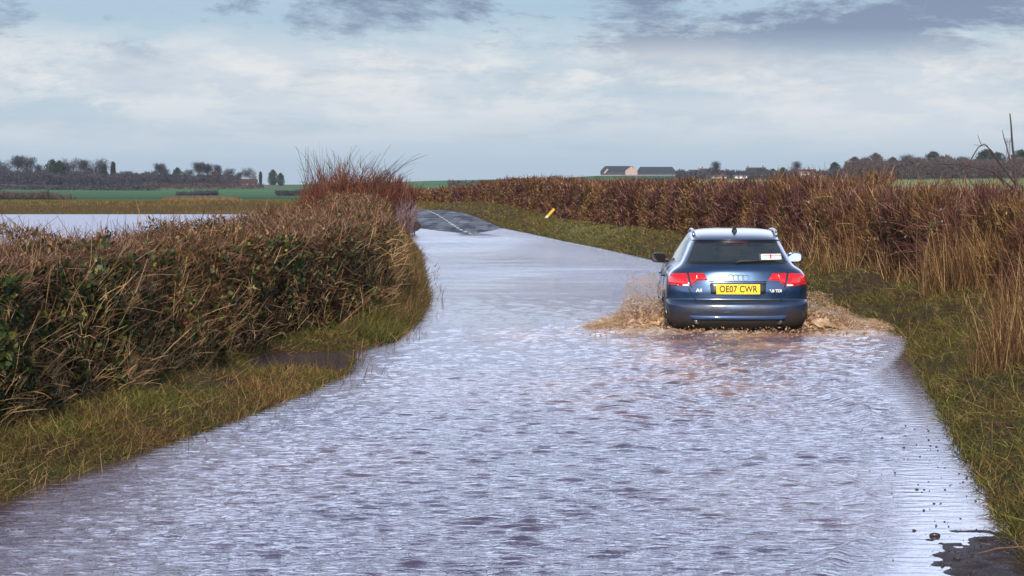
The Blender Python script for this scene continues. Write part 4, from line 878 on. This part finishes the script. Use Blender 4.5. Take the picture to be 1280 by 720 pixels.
V = np.stack([CX, CY, CZ], -1).reshape(-1, 3); Fq = gridfaces(*CX.shape); okf = V[Fq][:, :, 2].max(1) > -.02
o = npmesh('churned_water', V, Fq[okf], spray_m, smooth=True, attrs={'rnd': np.clip(.25 + .25 * rid2 + .3 * cq(CX, CY), 0, 1).ravel()}); tag(o, 'churned brown foam along the waterline around the car', 'foam', kind='stuff')
n = 1500; P = np.stack([rng.uniform(.9, 4.9, n), rng.normal(29.4, .9, n), np.zeros(n)], 1); P = P[P[:, 0] < XR(P[:, 1])]; n = len(P)
P[:, 2] = .01 + .06 * rng.random(n) ** 2; o = blobs('foam_flecks', P, .003 + .010 * rng.random(n) ** 2.5, spray_m, st=np.stack([1.3 + rng.random(n), .9 + rng.random(n) * .4, .5 + .3 * rng.random(n)], 1)); tag(o, 'scattered brown flecks of foam in the wake of the car', 'foam', kind='stuff')

# ------------------------------------------------------------------ small things
ym = simple('yellow_plastic', (.55, .32, .02), .45); wm = simple('white_reflector', (.7, .7, .7), .3)
yb = 112.0; xb = frR(np.array(yb)) - .75
po = empty('marker_post', (float(xb), yb, float(terrain(xb, yb)))); tag(po, 'leaning yellow marker post on the right verge beside the far hedge', 'post')
rt = Matrix.Rotation(R(42), 3, 'Y'); bm = bmesh.new(); addbox(bm, rt @ Vector((0, 0, .30)), (.12, .04, .62), rt); bmobj('post', bm, ym, po, bevel=.01)
bm = bmesh.new(); addbox(bm, rt @ Vector((0, -.026, .10)), (.09, .012, .12), rt); bmobj('reflector', bm, wm, po)
stone_m = simple('wet_stone', (.03, .024, .022), .35, var=.4)
def stone(r):
    n_ = IV * (1 + .2 * np.sin(IV @ rng.normal(size=(3, 1)) * 2.5 + rng.random() * 6)) * np.array((1.2, .9, .7)) * r; return n_
px_, py_ = gnd(1171, 672); o = npmesh('stone', stone(.020), IF, stone_m, smooth=True); o.location = (px_, py_, .004); tag(o, 'largest dark stone lying alone in the shallow water at lower right', 'stone')
P = []
while len(P) < 190:
    Y = rng.uniform(10.8, 17.5); d = abs(rng.normal(0, .33)) + .02; x = float(XR(Y)) - d; P.append((x, Y, max(0.0, float(roadz(np.array(1.), np.array(Y), np.array(x)))) + .001))
o = blobs('gravel', np.array(P), .002 + .006 * rng.random(len(P)) ** 3, stone_m, big=True); tag(o, 'small dark gravel scattered in the shallows at lower right', 'gravel', kind='stuff')
# twig lying on the right verge
bm = bmesh.new(); g0 = Vector((*gnd(1225, 702), .03)); addtube(bm, [g0, g0 + Vector((.10, .03, .02)), g0 + Vector((.24, .02, .03)), g0 + Vector((.36, .10, .04))], [.002, .004, .004, .002], 6)
o = bmobj('fallen_stick', bm, simple('pale_wood', (.13, .075, .035), .8), smooth=True); tag(o, 'short broken brown stick on the mud at lower right', 'stick')

# ------------------------------------------------------------------ far trees and buildings
m_farb = stalk('far_bare_twigs', [(0, (.018, .02, .03)), (1, (.065, .058, .072))], transl=0); m_farg = stalk('far_evergreen', [(0, (.012, .022, .018)), (1, (.04, .06, .035))], transl=0)
m_farbr = stalk('far_brown_twigs', [(0, (.03, .024, .028)), (1, (.10, .068, .062))], transl=0)
def pt(px, Y): x = (px - 640) * Y / F; return (x, Y, float(terrain(x, Y)) - .2)
def tree_proto(kind):
    T = empty('tree'); bm = bmesh.new(); H = 10.0
    if kind in ('round', 'tall', 'wide'):
        tips = []; sp = {'round': .33, 'tall': .22, 'wide': .42}[kind]; h0 = {'round': .25, 'tall': .35, 'wide': .2}[kind]
        addtube(bm, [(0, 0, 0), (.05, 0, H * h0), (.1, 0, H * .75)], [.32, .24, .07], 6)
        for k in range(13):
            z = H * (h0 + .5 * random.random()); a_ = random.random() * 6.28; r = H * sp * (.6 + .5 * random.random()); z2 = min(H * .96, z + H * (.18 + .28 * random.random()))
            e = Vector((r * math.cos(a_), r * math.sin(a_), z2)); addtube(bm, [(.05, 0, z), (e.x * .5, e.y * .5, z + (z2 - z) * .65), e], [.13, .08, .04], 5); tips += [e, e * .8 + Vector((0, 0, H * .03)), Vector((e.x * .55, e.y * .55, z + (z2 - z) * .8))]
        bmobj('trunk', bm, m_bark, T)
        n = 2400; i = rng.integers(0, len(tips), n); tp = np.array([q[:] for q in tips])[i]; D = rng.normal(size=(n, 3))
        P = tp + unit(D) * (rng.random((n, 1)) ** .5 * H * .13) - np.array((0, 0, .02 * H)); strips('crown', P, D + np.array((0, 0, .3)), H * (.03 + .06 * rng.random(n)), .11, m_farb, T, seg=1)
    elif kind in ('conifer', 'poplar', 'bushy', 'brown'):
        addtube(bm, [(0, 0, 0), (0, 0, H * .6)], [.3, .12], 6); bmobj('trunk', bm, m_bark, T); n = 2600; a_ = rng.random(n) * 6.28; t = rng.random(n)
        if kind == 'conifer': rad = H * .27 * (1 - t) ** .8 + .2
        elif kind == 'poplar': rad = H * .085 * np.sin(np.clip(t, .03, .97) * pi) ** .4
        else: rad = H * .42 * np.sin(np.clip(t * .88 + .12, 0, 1) * pi) ** .6
        if kind in ('bushy', 'brown'): rad *= 1 + .25 * np.sin(a_ * 3 + t * 7)
        r = rad * np.sqrt(rng.random(n)); P = np.stack([r * np.cos(a_), r * np.sin(a_), H * (.06 + .92 * t)], 1)
        strips('crown', P, rng.normal(size=(n, 3)) + np.array((0, 0, .4)), H * (.05 + .05 * rng.random(n)), .28 if kind != 'brown' else .16, m_farbr if kind == 'brown' else m_farg, T, seg=1)
    return T
protos = {}
def copy_tree(o):
    c = o.copy(); C.objects.link(c)
    for ch in list(o.children): d = ch.copy(); C.objects.link(d); d.parent = c
    return c
def far_tree(kind, px, topy, Y, label, group, wide=1.0):
    if kind not in protos: protos[kind] = T = tree_proto(kind)
    else: T = copy_tree(protos[kind])
    x, y, z = pt(px, Y); T.location = (x, y, z); h = CAMH + (HZ - topy) * Y / F - z; T.scale = (h / 10 * wide, h / 10 * wide, h / 10); T.rotation_euler = (0, 0, random.random() * 6.28)
    tag(T, label, 'tree', group)
GL = 'bare and dark trees on the left skyline'; GR = 'trees on the right skyline'
LTREES = [('wide', 5, 200.5, 'broad bare tree on the skyline at the far left edge'), ('tall', 23, 197, 'pale feathery bare tree beside the leftmost skyline tree'), ('round', 34, 198.5, 'big round bare tree, third from the left on the skyline'),
 ('round', 52, 207, 'low bare tree in the dip before the first dark evergreens'), ('bushy', 66, 200, 'left one of the two tall dark evergreens on the left skyline'), ('bushy', 75, 201.5, 'right one of the two tall dark evergreens on the left skyline'),
 ('round', 82, 204, 'slim bare tree touching the pair of dark evergreens'), ('wide', 93, 199.5, 'bare tree with a wide crown right of the dark evergreen pair'), ('tall', 107, 202, 'small-headed bare tree midway to the lone poplar'),
 ('brown', 112, 210, 'brown rounded tree below the small-headed bare tree'), ('wide', 121, 200.5, 'bare tree leaning left before the narrow dark conifer'), ('conifer', 131, 207, 'pointed dark conifer just left of the lone poplar'),
 ('poplar', 142, 203, 'lone narrow poplar standing clear on the left skyline'), ('round', 154, 215, 'first low tree right of the lone poplar'), ('brown', 171, 216, 'brown low tree between the poplar and the tall thin bare tree'),
 ('tall', 201, 206, 'tall thin bare tree with a round head above the green field'), ('round', 209, 212, 'small bare tree beside the tall thin one'), ('bushy', 222, 210, 'broad dark evergreen above the left green field'),
 ('round', 237, 213, 'bare tree between the broad evergreen and the tall pair'), ('tall', 249, 204.5, 'left and taller of the pair of tall bare trees'), ('tall', 260, 206.5, 'right one of the pair of tall bare trees'),
 ('brown', 268, 214, 'small brown tree under the pair of tall bare trees'), ('round', 276, 207.5, 'dark round bare tree left of the long red-brown barn'), ('round', 287, 212, 'bare tree at the left end of the long red-brown barn'),
 ('round', 298, 216, 'low bare tree rising behind the long red-brown barn'), ('wide', 313, 211, 'round bare tree at the right end of the long red-brown barn'), ('poplar', 326, 215, 'thin columnar tree alone on the green slope'),
 ('bushy', 341.5, 212.5, 'larger of two dark trees alone near the end of the left skyline'), ('bushy', 351, 216.5, 'smaller of two dark trees alone near the end of the left skyline')]
for k, px, ty, lb in LTREES: far_tree(k, px, ty, 1350 + random.uniform(-60, 90), lb, GL, .8 if k in ('bushy',) else 1.0)
RTREES = [('round', 892, 203, 'pale round bare tree between the two groups of distant houses'), ('brown', 915, 213, 'low brown tree right of the pale round bare tree'), ('bushy', 966, 211, 'dark low tree left of the white house'), ('bushy', 978, 209.5, 'dark rounded tree touching the white house roof'),
 ('round', 993, 203, 'thin bare tree above the white house'), ('bushy', 1043, 203, 'lone dark rounded evergreen right of the white house'), ('brown', 1055, 209, 'small brown tree at the foot of the lone dark evergreen'), ('brown', 1068, 196.5, 'brown round tree standing forward of the right wood'),
 ('brown', 1094, 192, 'high brown crown at the left end of the right wood'), ('brown', 1115, 197, 'brown crown second along the right wood'), ('round', 1130, 195, 'grey bare crown in the right wood left of the flat-topped pine'), ('bushy', 1166, 190, 'dark flat-topped pine standing above the right wood'), ('brown', 1190, 200, 'brown crown just right of the flat-topped pine'),
 ('round', 1206, 198, 'bare crown between the flat-topped pine and the dark mass'), ('bushy', 1232, 187.5, 'large dark crown left of the lattice mast'), ('bushy', 1246, 191, 'dark crown touching the lattice mast'), ('bushy', 1275, 188, 'dark crown at the right edge beyond the lattice mast')]
for k, px, ty, lb in RTREES: far_tree(k, px, ty, 1300 + random.uniform(-60, 60), lb, GR, 1.0 if px < 1060 else 1.2)
def mass(name, label, px0, px1, topf, Y, n, mat, wd=.45, dY=60, kind='stuff', cat='wood', lnf=1.0, h0=0.0):
    px = rng.uniform(px0, px1, n); yy = Y + rng.uniform(-dY, dY, n); x = (px - 640) * yy / F; g = terrain(x, yy); top = CAMH + (HZ - topf(px)) * yy / F
    z = g + (top - g) * (h0 + (1 - h0) * rng.random(n) ** .8)
    o = strips(name, np.stack([x, yy, z], 1), rng.normal(size=(n, 3)) + np.array((0, 0, .8)), lnf * (.6 + 1.2 * rng.random(n)), wd, mat, seg=1); tag(o, label, cat, kind=kind); return o
jn = FN(14, .05, .6, 91)
mass('distant_wood', 'purple-grey band of distant wood along the left skyline', -60, 196, lambda p: 213.5 + 2.4 * jn(p, 0 * p) + .03 * p, 1330, 22000, m_farb)
mass('distant_wood', 'dark low wood behind the left green field', 186, 300, lambda p: 220.5 + 1.4 * jn(p, 0 * p), 1340, 9000, m_farb, .4)
mass('distant_wood', 'brown wooded hillside along the right skyline', 1056, 1340, lambda p: 201 + 2.2 * jn(p, 0 * p) - .012 * (p - 1100), 1280, 24000, m_farbr)
mass('distant_wood', 'dark low tree belt behind the distant houses', 845, 1060, lambda p: 214.5 + 1.2 * jn(p, 0 * p), 1290, 9000, m_farb, .4)
mass('distant_hedge', 'dark hedge line at the foot of the left distant wood', -60, 200, lambda p: 232.5 + .5 * jn(p, 0 * p), 950, 4000, m_farb, .35, 10, None, 'hedge', .6)
mass('distant_hedge', 'diagonal dark hedge across the left green field', 222, 272, lambda p: 242.3 - (p - 222) * .05 + .6 * jn(p, 0 * p), 640, 1800, m_farb, .25, 8, None, 'hedge', .5)
mass('distant_hedge', 'brown field hedge below the red-brown barn', 180, 330, lambda p: 229.8 + .4 * jn(p, 0 * p), 1050, 2400, m_farbr, .35, 10, None, 'hedge', .5)
mass('distant_hedge', 'purple field hedge on the slope left of the tall red bush', 345, 400, lambda p: 238.5 + .5 * jn(p, 0 * p), 600, 1500, m_farb, .22, 8, None, 'hedge', .4)
mass('distant_scrub', 'brown scrub behind the ochre bank at the left edge', -40, 92, lambda p: 245.5 + 1.8 * jn(p, 0 * p) + np.clip(p - 60, 0, 99) * .2, 330, 7000, m_farbr, .10, 14, None, 'scrub', .5)
mass('distant_scrub', 'tawny scrub on the bank beyond the flooded field', 205, 300, lambda p: 252 + 1.3 * jn(p, 0 * p), 285, 3000, stalk('tawny_twigs', [(0, (.12, .06, .03)), (1, (.30, .18, .10))]), .08, 6, None, 'scrub', .35)
mass('distant_hedge', 'brown hedge dividing the pale field behind the right hedge', 560, 720, lambda p: 226 + .5 * jn(p, 0 * p), 800, 3000, m_farbr, .3, 8, None, 'hedge', .5)
mass('distant_hedge', 'dull purple hedge in front of the two barns', 775, 860, lambda p: 222.5 + .6 * jn(p, 0 * p), 900, 2400, m_farb, .3, 8, None, 'hedge', .5)
# buildings
def gable(bm, cx_, cy_, z0, lx, ly, he, hr, along='x', over=.4):
    pass
slate = simple('dark_slate', (.035, .045, .06), .5, scale=2); pink = simple('pale_pink_wall', (.36, .26, .24), .8, scale=.5); darkw = simple('dark_boarding', (.05, .045, .06), .8, scale=.5); whitew = simple('white_render', (.75, .73, .70), .8, scale=.4); brick_m = simple('brown_brick', (.20, .12, .09), .85, scale=.6); wing = simple('far_window_glass', (.05, .06, .08), .1); redr = simple('red_brown_roof', (.06, .028, .028), .7, scale=.5)
def house(name, label, px0, px1, Y, ytop, eave, wall, roof, hip=0.0, cat='building', chim=(), wins=3, depth=9.0, group=None, base=None, doors=0):
    x0, x1 = (px0 - 640) * Y / F, (px1 - 640) * Y / F; cx_ = (x0 + x1) / 2; g = float(terrain(cx_, Y)) - .3; g = g if base is None else CAMH + (HZ - base) * Y / F; top = CAMH + (HZ - ytop) * Y / F - g; he = top * eave; l = x1 - x0
    B_ = empty(name, (cx_, Y, g)); tag(B_, label, cat, group)
    bm = bmesh.new(); addbox(bm, (0, depth / 2, he / 2), (l, depth, he))
    if hip < .01:
        for sx in (-1, 1):
            v = [bm.verts.new((sx * l / 2, 0, he)), bm.verts.new((sx * l / 2, depth, he)), bm.verts.new((sx * l / 2, depth / 2, top - .12))]; bm.faces.new(v)
    bmobj('wall', bm, wall, B_)
    bm = bmesh.new(); ov = .35; a_ = [(-l / 2 - ov, -ov, he - .1), (l / 2 + ov, -ov, he - .1), (l / 2 + ov, depth + ov, he - .1), (-l / 2 - ov, depth + ov, he - .1), (-l / 2 - ov + hip, depth / 2, top), (l / 2 + ov - hip, depth / 2, top)]
    vs = [bm.verts.new(q) for q in a_]
    for f_ in ((0, 1, 5, 4), (2, 3, 4, 5), (1, 2, 5), (3, 0, 4), (3, 2, 1, 0)): bm.faces.new([vs[i] for i in f_])
    if hip < .01: pass
    ro = bmobj('roof', bm, roof, B_)
    for c in chim: bm = bmesh.new(); addbox(bm, (c * l / 2, depth / 2, top + .3), (.9, .7, 1.4)); addbox(bm, (c * l / 2 - .2, depth / 2, top + 1.1), (.25, .25, .3)); bmobj('chimney', bm, brick_m, ro)
    for k in range(wins):
        bm = bmesh.new(); xw = (k + .5) / wins * l - l / 2; addbox(bm, (xw, -.03, he * .58), (min(1.3, l / wins * .5), .10, he * .38)); bmobj('window', bm, wing, B_)
    return B_
b1 = house('barn', 'left of the two long hilltop barns, with a pale pink cross gable', 751, 796, 1480, 207.5, .42, darkw, slate, hip=3.0, wins=4, cat='barn', base=218.6)
l = 45 * 1480 / F; 
bm = bmesh.new(); x0 = l * .5 - 7.2; pts = [(x0, -2, 0), (x0 + 7.4, -2, 0), (x0 + 7.4, -2, 2.5), (x0 + 3.7, -2, 5.2), (x0, -2, 2.5)]; f1 = [bm.verts.new(q) for q in pts]; f2 = [bm.verts.new((q[0], 4.5, q[2])) for q in pts]; bm.faces.new(f1); bm.faces.new(f2[::-1])
for i in range(5): bm.faces.new((f1[i], f2[i], f2[(i + 1) % 5], f1[(i + 1) % 5]))
bmobj('gable_wing', bm, pink, b1)
bm = bmesh.new(); addbox(bm, (-l * .36, -.9, 2.2), (1.0, .6, 3.4), Matrix.Rotation(R(40), 3, 'Y')); bmobj('stair_ramp', bm, pink, b1)
house('barn', 'right of the two long hilltop barns, all dark slate roof', 796, 845, 1480, 208.5, .33, darkw, slate, hip=2.5, wins=5, cat='barn', base=218.6)
house('house', 'pale gabled cottage just right of the hilltop barns', 862, 876, 1380, 212, .5, pink, slate, wins=2, chim=(.7,), cat='house', base=218.5)
house('house', 'dark-roofed house second right of the hilltop barns', 876, 892, 1350, 210.5, .5, brick_m, slate, wins=2, chim=(-.7,), cat='house', base=218.5)
house('house', 'dark-roofed long house with two chimneys on the skyline', 934, 956, 1350, 209.3, .5, brick_m, slate, wins=3, chim=(-.85, .85), cat='house', base=219)
house('house', 'low pale building left of the round bare tree', 890, 908, 1150, 218.5, .55, pink, redr, wins=2, cat='house', base=223)
house('house', 'low cream building under the round bare tree', 919, 934, 1150, 218.5, .6, whitew, slate, wins=2, cat='house', base=223)
house('house', 'brown-tiled house behind the white house', 990, 1020, 1250, 211.5, .4, brick_m, redr, wins=2, chim=(.5,), cat='house', base=219)
house('house', 'white rendered gabled house in front of the right village', 1001, 1012, 1100, 214.5, .72, whitew, simple('grey_tile', (.28, .25, .24), .7), wins=2, cat='house', base=224)
house('house', 'long white bungalow joined to the right of the white house', 1013, 1030, 1110, 219, .7, whitew, simple('brown_tile', (.22, .15, .13), .7), wins=3, cat='house', base=224)
house('barn', 'long red-brown barn among the bare trees on the left skyline', 285, 320, 1330, 223.6, .4, simple('red_boarding', (.07, .032, .03), .8, scale=.5), redr, wins=0, cat='barn', base=230)
# lattice mast
mx_, my_ = (1259.5 - 640) * 1250 / F, 1250.0; gzm = float(terrain(mx_, my_)); MH = CAMH + (HZ - 173) * 1250 / F - gzm; steel = simple('grey_steel', (.22, .25, .32), .5, metal=.4)
M_ = empty('lattice_mast', (mx_, my_, gzm)); tag(M_, 'grey lattice mast with a headframe behind the right-hand saplings', 'mast')
bm = bmesh.new()
for sx, sy in ((-1, -1), (1, -1), (1, 1), (-1, 1)): addtube(bm, [(sx * 1.3, sy * 1.3, 0), (sx * .7, sy * .7, MH * .93)], .14, 5)
k = 9
for i in range(k):
    z0, z1 = MH * .93 * i / k, MH * .93 * (i + 1) / k; w0, w1 = 1.3 - .6 * i / k, 1.3 - .6 * (i + 1) / k
    for (a_, b_) in (((-1, -1), (1, -1)), ((1, -1), (1, 1)), ((1, 1), (-1, 1)), ((-1, 1), (-1, -1))): addtube(bm, [(a_[0] * w0, a_[1] * w0, z0), (b_[0] * w1, b_[1] * w1, z1)], .07, 4); addtube(bm, [(a_[0] * w1, a_[1] * w1, z1), (b_[0] * w1, b_[1] * w1, z1)], .07, 4)
bmobj('tower', bm, steel, M_)
bm = bmesh.new(); 
for q in range(8): addtube(bm, [(1.9 * math.cos(q * pi / 4), 1.9 * math.sin(q * pi / 4), MH * .90), (1.9 * math.cos(q * pi / 4), 1.9 * math.sin(q * pi / 4), MH)], .20, 5)
addtube(bm, [(2 * math.cos(q * pi / 4), 2 * math.sin(q * pi / 4), MH * .93) for q in range(9)], .12, 4); bmobj('aerials', bm, steel, M_)

# thin haze in the air
bm = bmesh.new(); bmesh.ops.create_cube(bm, size=1.0, matrix=Matrix.Translation((0, 1000, 34)) @ Matrix.Diagonal((3600, 2400, 80, 1)))
HM = bpy.data.materials.new('haze_air'); HM.use_nodes = True; t = HM.node_tree; t.nodes.clear(); o_ = t.nodes.new('ShaderNodeOutputMaterial'); v_ = t.nodes.new('ShaderNodeVolumePrincipled')
v_.inputs['Color'].default_value = (.72, .86, 1, 1); v_.inputs['Density'].default_value = .00005; v_.inputs['Anisotropy'].default_value = .2; t.links.new(v_.outputs[0], o_.inputs['Volume'])
hz = bmobj('haze', bm, HM); hz['kind'] = 'stuff'
